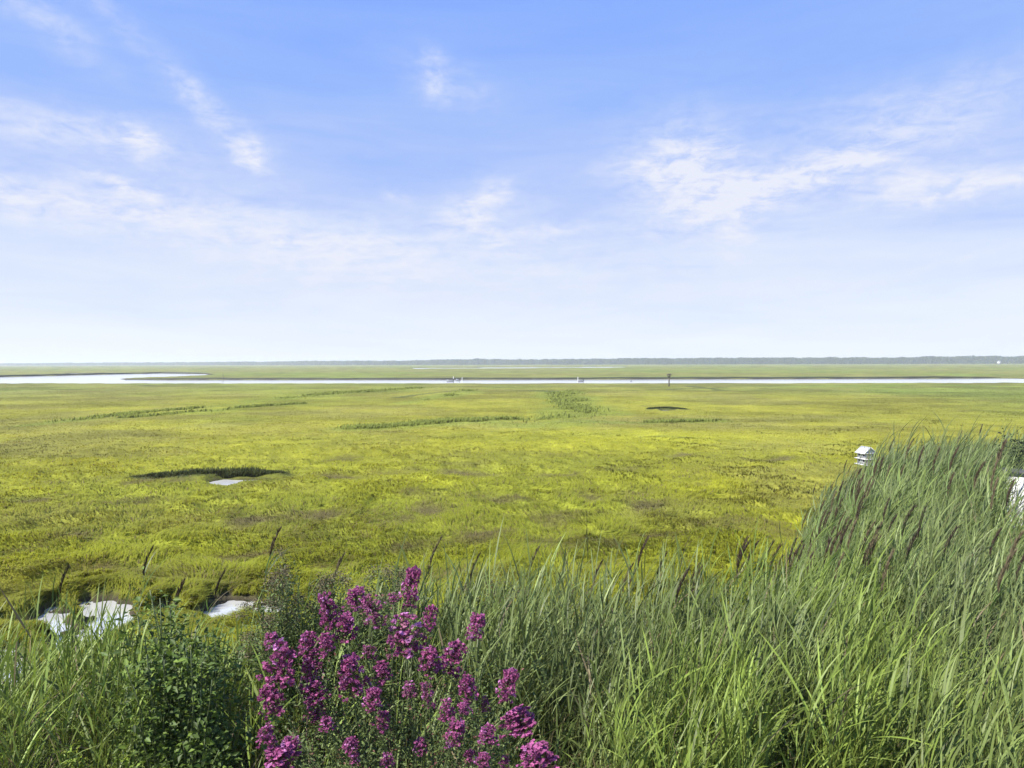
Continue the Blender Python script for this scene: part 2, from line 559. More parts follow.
def colour(x, y, wd, bm):
    r = np.hypot(x, y)
    n1 = fbm(x, y, 28, 201, 4)
    n2 = fbm(x, y, 6, 211, 4)
    n3 = fbm(x, y, 90, 221, 3)
    n4 = fbm(x, y, 1.3, 231, 3)
    c = np.broadcast_to(C_LIME, (len(x), 3)).copy()
    c = mixc_(c, C_YEL, sstep(20, 55, r + (n1 - .5) * 40) * 0.9)
    c = mixc_(c, C_FAR, sstep(70, 170, r + (n3 - .5) * 90))
    c = mixc_(c, C_OLIVE, sstep(.5, .72, n2) * 0.36 * (1 - sstep(90, 200, r) * .5))
    c = mixc_(c, C_GREEN, sstep(.52, .72, n1) * 0.32)
    c = mixc_(c, C_GREEN, sstep(.5, .7, n3) * 0.5 * sstep(50, 120, r))
    c = mixc_(c, C_OLIVE, sstep(.56, .75, n4) * 0.3 * (1 - sstep(25, 60, r)))
    c = mixc_(c, C_FAR * np.array([1.08, 1.0, 1.0]), sstep(.55, .7, fbm(x, y, 14, 241, 4)) * 0.55)
    far_k = sstep(25, 60, r)
    n5 = fbm(x, y, 3.2, 251, 4)
    n6 = fbm(x * .7, y, 9, 261, 5, .6)
    c = c * (1 + (np.clip((n6 - .5) * 1.3, -.2, .18) * far_k + np.clip((n5 - .5) * .4, -.12, .1) * (.4 + .6 * far_k)))[:, None]
    c = mixc_(c, np.array([.16, .14, .045]), sstep(.60, .74, fbm(x * .8, y, 7, 271, 4)) * .35 * far_k)
    for pl, w in GREEN_LINES:
        d = seg_dist(x, y, pl, False) + (n2 - .5) * 2.2 * w + (n1 - .5) * w
        c = mixc_(c, C_GREEN * np.array([1.15, 1.05, 1.1]), (1 - sstep(0.15 * w, w, d)) * 0.55)
    for pl, w in DITCH:
        d = seg_dist(x, y, pl, False) + (n2 - .5) * 1.5 * w
        c = mixc_(c, C_DARK * 1.3, (1 - sstep(0.2 * w, w, d)) * 0.8)
    for pl in (RUSH, RUSH2):
        c = mixc_(c, C_DARK, 1 - sstep(0.25, 0.6, seg_dist(x, y, pl, False) - 0.12))
    c = mixc_(c, mixc_(np.broadcast_to(C_OLIVE * .7, c.shape), C_BROWN * .85, sstep(.38, .58, n4)), bm * 0.8)
    wr = np.clip(r * 0.012, 0.25, 4.0)
    c = mixc_(c, C_MUD, 1 - sstep(-.2, .5, wd / wr))
    return c


# ------------------------------------------------------------------ ground: one sheet, polar rings fine near the view
rad = list(np.arange(2.0, 8.0, 0.3))
d_ = F * H / 8.0
while d_ > 0.76:
    rad.append(F * H / d_)
    d_ -= 0.95 if d_ > 60 else (0.5 if d_ > 22 else 0.3)
rad = np.array([0.02] + rad + [4600.0])
angs = np.concatenate([np.linspace(-52, 52, 900), np.linspace(52, 308, 90)[1:-1]])
AA, RR = np.meshgrid(np.radians(angs), rad)
gx, gy = (RR * np.sin(AA)).ravel(), (RR * np.cos(AA)).ravel()
gwd = water_sd(gx, gy)
gbm = brown_mask(gx, gy)
gz = height(gx, gy, gwd)
gc = colour(gx, gy, gwd, gbm)
rim = (1 - sstep(-.12, .1, gz)) * (np.hypot(gx, gy) < 35) * (1 - sstep(.6, 1.4, gwd))
gc = mixc_(gc, C_MUD * (.7 + .9 * fbm(gx, gy, .35, 301, 3))[:, None], rim)
gc = mixc_(gc, C_OLIVE[None, :] * .8 * np.ones((len(gx), 1)), (1 - sstep(.5, 1.6, gwd)) * (np.hypot(gx, gy) < 35) * (1 - rim) * .8)
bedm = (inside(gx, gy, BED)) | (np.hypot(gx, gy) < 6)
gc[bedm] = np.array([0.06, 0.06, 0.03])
nr, na = len(rad), len(angs)
ii, jj = np.meshgrid(np.arange(nr - 1), np.arange(na), indexing='ij')
j2 = (jj + 1) % na
Q = np.stack([ii * na + jj, (ii + 1) * na + jj, (ii + 1) * na + j2, ii * na + j2], -1).reshape(-1, 4)[:, ::-1]
m, n, out = mat_new('marsh_ground')
pr = n.nodes.new('ShaderNodeBsdfPrincipled'); pr.inputs['Roughness'].default_value = 0.85; pr.inputs['Specular IOR Level'].default_value = 0.1
a_ = n.nodes.new('ShaderNodeAttribute'); a_.attribute_name = 'Col'
tcn = n.nodes.new('ShaderNodeTexCoord')
acc = None
for sc_, lo, hi in ((9.0, .75, 1.25), (0.9, .8, 1.2), (0.12, .85, 1.15)):
    nz = n.nodes.new('ShaderNodeTexNoise'); nz.inputs['Scale'].default_value = sc_; nz.inputs['Detail'].default_value = 5; nz.inputs['Roughness'].default_value = .65
    n.links.new(tcn.outputs['Object'], nz.inputs['Vector'])
    mr = n.nodes.new('ShaderNodeMapRange'); mr.inputs['From Min'].default_value = .3; mr.inputs['From Max'].default_value = .7
    mr.inputs['To Min'].default_value, mr.inputs['To Max'].default_value = lo, hi
    n.links.new(nz.outputs[0], mr.inputs['Value'])
    if acc is None:
        acc = mr.outputs[0]
        bsrc = nz.outputs[0]
    else:
        mm = n.nodes.new('ShaderNodeMath'); mm.operation = 'MULTIPLY'
        n.links.new(acc, mm.inputs[0]); n.links.new(mr.outputs[0], mm.inputs[1]); acc = mm.outputs[0]
vm = n.nodes.new('ShaderNodeVectorMath'); vm.operation = 'SCALE'
n.links.new(a_.outputs['Vector'], vm.inputs[0]); n.links.new(acc, vm.inputs['Scale'])
n.links.new(vm.outputs[0], pr.inputs['Base Color'])
bp = n.nodes.new('ShaderNodeBump'); bp.inputs['Strength'].default_value = .5; bp.inputs['Distance'].default_value = .06
n.links.new(bsrc, bp.inputs['Height']); n.links.new(bp.outputs[0], pr.inputs['Normal'])
n.links.new(pr.outputs[0], out.inputs[0])
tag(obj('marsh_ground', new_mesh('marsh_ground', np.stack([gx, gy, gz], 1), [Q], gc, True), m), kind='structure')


def sheet(name, x0, y0, x1, y1, z, mat):
    me = new_mesh(name, np.array([[x0, y0, z], [x1, y0, z], [x1, y1, z], [x0, y1, z]]), [np.array([[0, 1, 2, 3]])])
    return tag(obj(name, me, mat), kind='structure')


sheet('river_water', -900, 110, 900, 1100, -0.32, MAT_WATER)
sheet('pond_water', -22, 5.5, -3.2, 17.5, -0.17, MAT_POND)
sheet('pool_water', -14.5, 26, -9.0, 31.5, -0.05, MAT_POOL)
sheet('small_pool_water', 12, 60, 22, 80, -0.1, MAT_POOL)

# ------------------------------------------------------------------ haze: even, thin air between the marsh and the far woods
hz = MB().box((0, 0, 10.0), (9800, 9800, 24.0))
m, n, out = mat_new('haze')
pv = n.nodes.new('ShaderNodeVolumePrincipled')
pv.inputs['Color'].default_value = (0.86, 0.92, 1.0, 1)
pv.inputs['Density'].default_value = 0.00028
pv.inputs['Anisotropy'].default_value = 0.1
n.links.new(pv.outputs[0], out.inputs['Volume'])
tag(obj('haze', hz.mesh('haze'), m), kind='stuff')

# ------------------------------------------------------------------ far bank of the river: a raised muddy lip under short grass
def lip(name, pix, hgt, depth, col_top):
    pts = np.array(P(pix))
    xs = []
    for a, b in zip(pts[:-1], pts[1:]):
        k = max(2, int(np.hypot(*(b - a)) / 3.0))
        for t in np.arange(k) / k:
            xs.append(a + (b - a) * t)
    xs.append(pts[-1])
    xs = np.array(xs)
    nn = len(xs)
    nz = fbm(xs[:, 0], xs[:, 1], 14, 5, 4) - .5
    ends = np.minimum(1, np.minimum(np.arange(nn), np.arange(nn)[::-1]) / 6.0)
    hh = (hgt + nz * hgt * 1.1) * ends
    V, C, rows = [], [], 5
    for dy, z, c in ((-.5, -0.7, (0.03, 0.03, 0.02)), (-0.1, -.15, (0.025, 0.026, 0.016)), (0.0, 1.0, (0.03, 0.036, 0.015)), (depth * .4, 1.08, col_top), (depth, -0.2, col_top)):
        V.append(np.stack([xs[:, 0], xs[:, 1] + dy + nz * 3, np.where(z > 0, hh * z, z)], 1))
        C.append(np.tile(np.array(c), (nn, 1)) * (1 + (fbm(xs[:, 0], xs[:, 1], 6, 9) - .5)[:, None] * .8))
    q = [[r * nn + i, r * nn + i + 1, (r + 1) * nn + i + 1, (r + 1) * nn + i] for r in range(rows - 1) for i in range(nn - 1)]
    return tag(obj(name, new_mesh(name, np.vstack(V), [np.array(q)], np.vstack(C), False), plain_mat(name, (0, 0, 0), .8, .3, .5, .2, True)), kind='structure')


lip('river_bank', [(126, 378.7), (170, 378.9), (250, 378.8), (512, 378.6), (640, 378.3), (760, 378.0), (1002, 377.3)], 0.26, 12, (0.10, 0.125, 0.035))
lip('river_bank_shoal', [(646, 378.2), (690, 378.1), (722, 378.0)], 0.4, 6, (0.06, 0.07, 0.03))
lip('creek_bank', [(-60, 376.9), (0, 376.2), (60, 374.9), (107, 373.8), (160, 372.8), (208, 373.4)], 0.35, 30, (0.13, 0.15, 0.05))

# ------------------------------------------------------------------ marsh grass blades on the mounds (one uncountable mass)
def blades(x, y, z, az, hgt, wid, lean, col, tipgain=1.15):
    n_ = len(x)
    ca, sa = np.cos(az), np.sin(az)
    # width axis roughly across the lean, jittered
    pa = az + np.pi / 2 + rng.normal(0, .7, n_)
    wx, wy = np.cos(pa) * wid / 2, np.sin(pa) * wid / 2
    V = np.zeros((n_, 5, 3))
    m1, m2 = 0.5, 1.0
    V[:, 0] = np.stack([x - wx, y - wy, z - .04], 1)
    V[:, 1] = np.stack([x + wx, y + wy, z - .04], 1)
    hx, hy = lean * .35 * hgt, lean * hgt
    V[:, 2] = np.stack([x + ca * hx - wx * .8, y + sa * hx - wy * .8, z + hgt * .58], 1)
    V[:, 3] = np.stack([x + ca * hx + wx * .8, y + sa * hx + wy * .8, z + hgt * .58], 1)
    V[:, 4] = np.stack([x + ca * hy, y + sa * hy, z + hgt * (1 - .35 * np.clip(lean, 0, 1))], 1)
    C = np.repeat(col[:, None, :], 5, 1)
    C[:, 4] *= tipgain
    b = np.arange(n_)[:, None] * 5
    return V.reshape(-1, 3), b + np.array([[0, 1, 3, 2]]), b + np.array([[2, 3, 4]]), C.reshape(-1, 3)


NB = 620000
pyy = 387 + (720 - 387) * rng.random(NB) ** 1.05
pxx = rng.uniform(-230, 1255, NB)
bx, by = gv(pxx, pyy)
bx += rng.normal(0, .02, NB) * np.hypot(bx, by); by += rng.normal(0, .01, NB) * np.hypot(bx, by)
ex, ey = rng.uniform(-14, -3.2, 90000), rng.uniform(9.6, 16, 90000)          # turf overhanging the pond's rim
ek = np.abs(water_sd(ex, ey) - .3) < .45
bx, by = np.concatenate([bx, ex[ek]]), np.concatenate([by, ey[ek]])
br = np.hypot(bx, by)
bwd = water_sd(bx, by)
bz = height(bx, by, bwd)
ok = (bwd > 0.02 * br * .5 - 0.1) & (bz > -0.2) & ~inside(bx, by, BED) & (br > 8.5)
bx, by, bz, br, bwd = bx[ok], by[ok], bz[ok], br[ok], bwd[ok]
bbm = brown_mask(bx, by)
bc = colour(bx, by, bwd, bbm) * (1 + (rng.random((len(bx), 1)) - .45) * np.interp(br, [15, 50, 120], [.36, .12, .06])[:, None])
pond_edge = (1 - sstep(0.2, 1.6, bwd)) * (br < 25)
bc = mixc_(bc, C_OLIVE * 1.0, pond_edge * .55)
dry = rng.random(len(bx)) < 0.05 + 0.2 * bbm
bc[dry] = np.array([0.17, 0.135, 0.065]) * rng.uniform(.5, 1.1, (dry.sum(), 1))
bh = (0.15 + 0.12 * rng.random(len(bx))) * np.interp(br, [14, 22, 32, 45, 80, 150], [1.0, .72, .42, .28, .2, .18]) * np.where(np.minimum(sdf(bx, by, POOL), sdf(bx, by, POOL2) * .6) < .9, .4, 1) * np.where(np.minimum.reduce([sdf(bx, by, p) for p in PONDS]) < 1.0, .6, 1) * (1 - .5 * bbm) * (0.75 + .5 * tuss(bx, by)) * (1 + .25 * pond_edge)
bw = np.maximum(0.006, 0.68 * br / F) * rng.uniform(.7, 1.3, len(bx))
baz = (fbm(bx, by, 2.6, 77, 2) - .5) * 10 + 0.3 + rng.normal(0, .3, len(bx))
bl = np.clip(rng.normal(1.15, .4, len(bx)), .05, 1.8)
V, q, t, C = blades(bx, by, bz, baz, bh, bw, bl, bc)
tag(obj('marsh_grass', new_mesh('marsh_grass', V, [q, t], C), MAT_GRASS), kind='stuff')

# dark rushes along the two pools
def strip_pts(poly, n_, wid):
    p = np.array(poly)
    L = np.hypot(*(p[1:] - p[:-1]).T)
    s = rng.random(n_) * L.sum()
    k = np.minimum(np.searchsorted(np.cumsum(L), s), len(L) - 1)
    f = (s - np.concatenate([[0], np.cumsum(L)])[k]) / L[k]
    pt = p[k] + (p[k + 1] - p[k]) * f[:, None]
    return pt[:, 0] + rng.normal(0, wid * .5, n_), pt[:, 1] + np.abs(rng.normal(0, wid, n_)), s / L.sum()


rx, ry, rs = strip_pts(RUSH, 9000, .28)
rh = (0.10 + .22 * rng.random(9000)) * np.clip(np.sin(np.clip(rs, 0.02, .98) * np.pi) ** .4, .2, 1) * (.6 + .8 * fbm(rx, ry, 1.2, 3))
V, q, t, C = blades(rx, ry, height(rx, ry) - .02, rng.normal(0, 1.5, 9000), rh, np.full(9000, .03), rng.uniform(.1, .5, 9000),
                    np.array([.055, .068, .024]) * rng.uniform(.5, 1.8, (9000, 1)))
rx2, ry2, rs2 = strip_pts(RUSH2, 2500, .3)
V2, q2, t2, C2 = blades(rx2, ry2, height(rx2, ry2), rng.normal(0, 1.5, 2500), (0.05 + .14 * rng.random(2500)) * (.3 + 1.3 * fbm(rx2, ry2, 1.5, 4)), np.full(2500, .08), rng.uniform(.1, .5, 2500),
                        np.array([.05, .065, .022]) * rng.uniform(.6, 1.5, (2500, 1)))
tag(obj('rushes', new_mesh('rushes', np.vstack([V, V2]), [np.vstack([q, q2 + len(V)]), np.vstack([t, t2 + len(V)])], np.vstack([C, C2])), MAT_GRASS), kind='stuff')
# taller pale green stand out in the marsh and along the old ditches
gxs, gys, gcs, ghs = [], [], [], []
for (pl, w), k in zip(GREEN_LINES, (5000, 6000, 2500, 2500, 9000, 2500, 2500)):
    x_, y_, s_ = strip_pts(pl, k, w * .55)
    gxs.append(x_); gys.append(y_)
    ghs.append((.25 + .35 * rng.random(k)) * (.5 + fbm(x_, y_, 5, 8)))
gxs, gys, ghs = map(np.concatenate, (gxs, gys, ghs))
kp = rng.random(len(gxs)) < sstep(.42, .62, fbm(gxs, gys, 7, 88, 3))
gxs, gys, ghs = gxs[kp], gys[kp], ghs[kp] * .62
V, q, t, C = blades(gxs, gys, height(gxs, gys), rng.normal(0, .8, len(gxs)), ghs, np.hypot(gxs, gys) * .85 / F, rng.uniform(.2, .7, len(gxs)),
                    np.array([.18, .22, .05]) * rng.uniform(.75, 1.25, (len(gxs), 1)))
tag(obj('tall_marsh_grass', new_mesh('tall_marsh_grass', V, [q, t], C), MAT_GRASS), kind='stuff')

# ------------------------------------------------------------------ far woods: one hazy mass along the horizon
def woods():
    mb = MB()
    px = np.arange(-260, 1290, 0.9)
    for p in px:
        t = (p + 60) / 1084.0
        D = np.interp(p, [-260, 0, 250, 420, 640, 1024, 1290], [3400, 3000, 2500, 2000, 1750, 1500, 1400]) * random.uniform(1.0, 1.12)
        hgt = np.interp(p, [-260, 0, 60, 250, 330, 380, 480, 520, 560, 640, 760, 900, 980, 1290], [9, 8, 9, 10, 12, 10.5, 14.5, 12.5, 13, 14, 14.5, 13.5, 16, 15])
        hgt *= 0.98 + .28 * vnoise(np.array([p / 7.0]), np.array([0.5]), 3)[0] + random.uniform(-.08, .08)
        c = at(p, 370, D)
        k = 64
        w = D / F * 1.6
        u = np.stack([rng.normal(0, w * .8, k), rng.normal(0, 6, k), hgt * rng.random(k) ** .8], 1)
        s = rng.uniform(.6, 1.2, k) * D / F * 1.15
        Pc = np.array([c[0], c[1], 0]) + u
        Pc[:, 2] = np.clip(Pc[:, 2] - s * .3, 0.2, None)
        v = rng.normal(0, 1, (k, 2, 3)); v /= np.linalg.norm(v, axis=2)[:, :, None]
        v[:, :, 1] *= .6
        V = np.stack([Pc + v[:, 0] * s[:, None], Pc + v[:, 1] * s[:, None], Pc - v[:, 0] * s[:, None], Pc - v[:, 1] * s[:, None]], 1).reshape(-1, 3)
        col = np.array([.05, .07, .035]) * rng.uniform(.55, 1.5, (k, 1))
        mb.add(V, np.arange(k)[:, None] * 4 + np.array([[0, 1, 2, 3]]), C=np.repeat(col, 4, 0))
    return mb.mesh('far_woods')


tag(obj('far_woods', woods(), leaf_mat('far_foliage', .15, .8, .1)), kind='stuff')

# ------------------------------------------------------------------ reeds
def ribbon(B, az, e0, droop, L, Wd, wind, C, seg=5, twist=None, tip=(1.0, 1.0, 1.0)):
    """leaf ribbons: base B, azimuth, start elevation, droop (rad over the length), length, width, wind shove along +x"""
    n_ = len(B)
    t = np.linspace(0, 1, seg + 1)
    el_ = e0[:, None] - droop[:, None] * t[None, :] ** 1.4
    dx = np.cos(el_) * np.cos(az)[:, None]
    dy = np.cos(el_) * np.sin(az)[:, None]
    dz = np.sin(el_)
    dx = dx + wind[:, None] * t[None, :]
    nn = np.sqrt(dx ** 2 + dy ** 2 + dz ** 2)
    step = (L / seg)[:, None]
    Dv = np.stack([dx / nn, dy / nn, dz / nn], 2)
    Pp = np.zeros((n_, seg + 1, 3))
    Pp[:, 0] = B
    Pp[:, 1:] = B[:, None, :] + np.cumsum(.5 * (Dv[:, :-1] + Dv[:, 1:]) * step[:, :, None], 1)
    tw = (rng.normal(0, .5, n_) if twist is None else twist)
    sx, sy = -np.sin(az + tw), np.cos(az + tw)
    side = np.stack([sx, sy, rng.normal(0, .35, n_)], 1)
    side = side[:, None, :] - (Dv * side[:, None, :]).sum(2, keepdims=True) * Dv
    side /= np.linalg.norm(side, axis=2, keepdims=True) + 1e-9
    prof = np.interp(t, [0, .15, .45, .8, 1], [.45, .85, 1.0, .55, .04])
    wv = side * (Wd[:, None] * prof[None, :] / 2)[:, :, None]
    V = np.stack([Pp - wv, Pp + wv], 2)                 # n, seg+1, 2, 3
    Cc = C[:, None, None, :] * (1 + (np.array(tip) - 1) * t[None, :, None, None] ** 2)
    Cc = np.broadcast_to(Cc, V.shape)
    base = np.arange(n_)[:, None, None] * (2 * (seg + 1))
    k = np.arange(seg)[None, :, None] * 2
    Qf = base + k + np.array([[[0, 1, 3, 2]]])
    return V.reshape(-1, 3), Qf.reshape(-1, 4), Cc.reshape(-1, 3)


def reed_geom(X, Y, Z, Hh, lean, shade, wscale, nleaf=11, wind=0.45, stems=True, lowleaf=0.3):
    """stems and leaves of many reeds at once; returns (stem V,Q,C), (leaf V,Q,C)"""
    n_ = len(X)
    laz = rng.normal(0.0, .45, n_)                       # lean towards +x
    t4 = np.linspace(0, 1, 5)

    def stem_at(i, t):
        off = lean[i] * Hh[i] * t ** 1.9
        return np.stack([X[i] + np.cos(laz[i]) * off, Y[i] + np.sin(laz[i]) * off, Z[i] + Hh[i] * t * (1 - .12 * lean[i] * t)], -1)
    ids = np.repeat(np.arange(n_), nleaf)
    wind = np.broadcast_to(np.asarray(wind, float), (n_,))[ids]
    lt = np.tile(np.linspace(lowleaf, .99, nleaf), n_) + rng.normal(0, .03, n_ * nleaf)
    lt = np.clip(lt, .15, 1)
    B = stem_at(ids, lt)
    fl = np.tile(np.arange(nleaf) % 2, n_) * np.pi
    azb = np.repeat(rng.uniform(0, 2 * np.pi, n_), nleaf) + fl + rng.normal(0, .5, n_ * nleaf)
    # wind combs the azimuths towards +x
    ax, ay = np.cos(azb) + wind * 2.0, np.sin(azb)
    azb = np.arctan2(ay, ax)
    top = sstep(.7, 1.0, lt)
    e0 = rng.normal(1.08, .16, len(ids)) + top * .2
    droop = np.abs(rng.normal(.6, .5, len(ids))) * (1 - .45 * top)
    L = rng.uniform(.34, .62, len(ids)) * (.75 + .5 * np.sin(lt * 2.6)) * (Hh[ids] / 2.4)
    Wd = rng.uniform(.008, .02, len(ids)) * np.where(rng.random(len(ids)) < .1, 1.6, 1) * wscale[ids]
    C = shade[ids] * rng.uniform(.65, 1.45, (len(ids), 1))
    pale = rng.random(len(ids)) < .12
    C[pale] = C[pale] * 1.35 + .03
    dead = rng.random(len(ids)) < np.interp(lt, [.2, .5, .8], [.32, .08, .012])
    C[dead] = np.array([.21, .175, .10]) * rng.uniform(.6, 1.2, (dead.sum(), 1))
    lv = ribbon(B, azb, e0, droop, L, Wd, np.abs(rng.normal(wind, .2, len(ids))), C, tip=(1.15, 1.08, 1.0))
    sv = None
    if stems:
        a3 = np.arange(3) * 2 * np.pi / 3
        Pst = np.stack([stem_at(np.arange(n_), np.full(n_, tt)) for tt in t4], 1)
        rr = np.interp(t4, [0, 1], [.0055, .002])[None, :, None, None] * wscale[:, None, None, None]
        ring = np.stack([np.cos(a3), np.sin(a3), np.zeros(3)], 1)[None, None]
        V = Pst[:, :, None, :] + ring * rr
        cs = shade * np.array([1.15, 1.0, .9])
        Cs = np.broadcast_to(cs[:, None, None, :], V.shape)
        b = np.arange(n_)[:, None, None, None] * 15
        k = np.arange(4)[None, :, None, None] * 3
        j = np.arange(3)[None, None, :]
        jn = (j + 1) % 3
        qq = np.stack([j, jn, jn + 3, j + 3], -1)
        Qs = (b + k + qq).reshape(-1, 4)
        sv = (V.reshape(-1, 3), Qs, Cs.reshape(-1, 3))
    tops = stem_at(np.arange(n_), np.ones(n_))
    tdir = tops - stem_at(np.arange(n_), np.full(n_, .94))
    return sv, lv, tops, tdir / np.linalg.norm(tdir, axis=1)[:, None]


def reed_colour(x, y):
    n_ = len(x)
    r = np.hypot(x, y)
    a = fbm(x, y, 1.8, 401, 3)
    k = sstep(.35, .65, a)[:, None]
    fresh, grey = np.array([.148, .205, .038]), np.array([.130, .168, .058])
    far = np.array([.092, .124, .052])
    c = fresh * (1 - k) + grey * k
    c = c + (far - c) * sstep(12, 20, r)[:, None] * .8
    right = sstep(2.0, 7.0, x)[:, None] * .4
    c = c + (grey - c) * right
    return c * rng.uniform(.75, 1.3, (n_, 1))


def reed_height(x, y):
    """beds lower at their rim and where the picture shows them low"""
    r = np.hypot(x, y)
    h = np.interp(x, [-9, -5, -2.5, 0.5, 3, 5, 9, 14], [2.3, 2.3, 2.3, 2.08, 2.1, 2.25, 2.36, 2.48])
    h = h * (.88 + .26 * fbm(x, y, 2.5, 55, 3))
    edge = seg_dist(x, y, BED[:14], False)
    h = h * (.66 + .34 * sstep(0, 1.4, edge))
    low = 5.0 - y * (np.interp(x, [-6, -3.6, -2.2, -.5, .6], [.435, .425, .388, .355, .31]) + .05 * (fbm(x, y, 1.1, 66, 2) - .5))
    h = np.where(x < .6, np.minimum(h, np.maximum(low, .9)), h)
    shed = (x / np.maximum(y, 1) > .69) & (y < 18.3)
    return np.where(shed, np.minimum(h, 5.0 - y * (.235 + .03 * fbm(x, y, .8, 67, 2))), h)


cand = 60000
X = rng.uniform(-9.5, 22, cand); Y = rng.uniform(4.6, 27, cand)
edge_n = fbm(X, Y, 1.2, 19, 3) - .5
keep = inside(X + edge_n * 1.1, Y + edge_n * 1.1, BED)
rr_ = np.hypot(X, Y)
dens = np.interp(rr_, [5, 9, 14, 26], [1.0, 1.0, .85, .62]) * sstep(.27, .5, fbm(X, Y, 1.3, 23, 3) + .06)
# thin where the shrubs stand, and on the pond's own fringe
dens *= np.where((X < -1.9) & (X > -3.3) & (Y < 6.1), .3, 1) * np.where((X < -.8) & (X > -3.4) & (Y < 7.6), .3, 1) * np.where((X < .5) & (X > -1.7) & (Y < 6.4), .12, 1) * np.where(X < -1.0, .85, 1) * np.where((X / Y < -.685), .45, 1)
keep &= rng.random(cand) < dens
keep &= (np.abs(np.arctan2(X, Y)) < R(50))
X, Y = X[keep], Y[keep]
sh = reed_colour(X, Y)
hh_ = reed_height(X, Y) * rng.normal(1, .09, len(X))
ws = np.interp(np.hypot(X, Y), [6, 12, 25], [1.0, 1.1, 1.35])
wl = np.interp(X, [-4, 0, 4, 9], [.06, .14, .34, .6])
sv, lv, _, _ = reed_geom(X, Y, np.full(len(X), -.05), hh_, np.abs(rng.normal(wl * .42, .06)), sh, ws, 13, np.interp(X, [-4, -1, 2, 6, 10], [.10, .14, .24, .40, .46]))
print('reeds', len(X))
o = obj('reed_bed', new_mesh('reed_bed', np.vstack([sv[0], lv[0]]), [np.vstack([sv[1], lv[1] + len(sv[0])])], np.vstack([sv[2], lv[2]])), MAT_REED)
tag(o, kind='stuff')
# dead straw litter and low grass at the feet of the reeds
k = 26000
X2 = rng.uniform(-9.5, 16, k); Y2 = rng.uniform(4.8, 24, k)
e2 = fbm(X2, Y2, 1.2, 29, 2) - .5
kk = inside(X2 + e2 * .8, Y2 + e2 * .8 - .35, BED) & (rng.random(k) < np.interp(Y2, [5, 9, 24], [1, .9, .5]))
X2, Y2 = X2[kk], Y2[kk]
c2 = np.where((rng.random(len(X2)) < .45)[:, None], np.array([.19, .155, .085]), np.array([.10, .15, .04])) * rng.uniform(.5, 1.2, (len(X2), 1))
V, q, C = ribbon(np.stack([X2, Y2, np.full(len(X2), 0.0)], 1), rng.uniform(0, 6.28, len(X2)), rng.normal(1.15, .25, len(X2)), np.abs(rng.normal(.6, .5, len(X2))),
                 rng.uniform(.4, 1.15, len(X2)), rng.uniform(.008, .018, len(X2)), np.abs(rng.normal(.2, .2, len(X2))), c2, 4)
tag(obj('reed_litter', new_mesh('reed_litter', V, [q], C), MAT_REED), kind='stuff')


def plume_mesh(L, Wd, col, seed):
    """a young reed flower head: slender brushes hugging a leaning axis"""
    r = np.random.default_rng(seed)
    k = 160
    t = r.random(k) ** .9
    ax = np.stack([.32 * L * t ** 1.8, np.zeros(k), L * t], 1)
    az_ = r.uniform(0, 6.28, k)
    spread = Wd * np.sin(np.clip(t, .06, 1) * np.pi * .92) ** .7
    ln = L * r.uniform(.12, .24, k)
    d = np.stack([np.cos(az_) * .13 + .38 * t, np.sin(az_) * .13, np.ones(k)], 1)
    d /= np.linalg.norm(d, axis=1)[:, None]
    tip_ = ax + d * ln[:, None] + np.stack([np.cos(az_), np.sin(az_), np.zeros(k)], 1) * (spread * .5)[:, None]
    s = np.cross(d, r.normal(0, 1, (k, 3))); s /= np.linalg.norm(s, axis=1)[:, None]
    w = r.uniform(.003, .007, k)[:, None]
    mid = ax * .45 + tip_ * .55
    V = np.stack([ax, mid + s * w, tip_, mid - s * w], 1).reshape(-1, 3)
    C = np.repeat(np.array(col) * r.uniform(.6, 1.5, (k, 1)), 4, 0)
    return new_mesh('seed_head', V, [np.arange(k)[:, None] * 4 + np.array([[0, 1, 2, 3]])], C)


PL_COL = [(.075, .056, .042), (.10, .076, .05), (.06, .048, .036), (.14, .115, .07)]
protos = []
for i in range(8):
    hp = 2.75
    lean = [.1, .14, .18, .22, .26, .12, .3, .2][i]
    s_, l_, tp, td = reed_geom(np.zeros(1), np.zeros(1), np.full(1, -.05), np.array([hp]), np.array([lean]), np.array([[.105, .16, .045]]), np.array([1.05]), 12, .42)
    pm = plume_mesh(.38 + .03 * (i % 4), .022 + .005 * (i % 3), PL_COL[i % 4], 50 + i)
    protos.append((new_mesh('stem', s_[0], [s_[1]], s_[2]), new_mesh('leaves', l_[0], [l_[1]], l_[2]), pm, tp[0]))


def flowering_reed(i, x, y, hgt, label, group=None, rz=0.0):
    st, le, pm, tp = protos[i % len(protos)]
    t_ = thing('flowering_reed', label, 'reed', (x, y, 0), rz, group)
    k = hgt / 2.95
    t_.scale = (k, k, k)
    obj('stem', st, MAT_REED, t_); obj('leaves', le, MAT_REED, t_)
    h_ = obj('seed_head', pm, MAT_PLUME, t_)
    h_.location = tp
    return t_


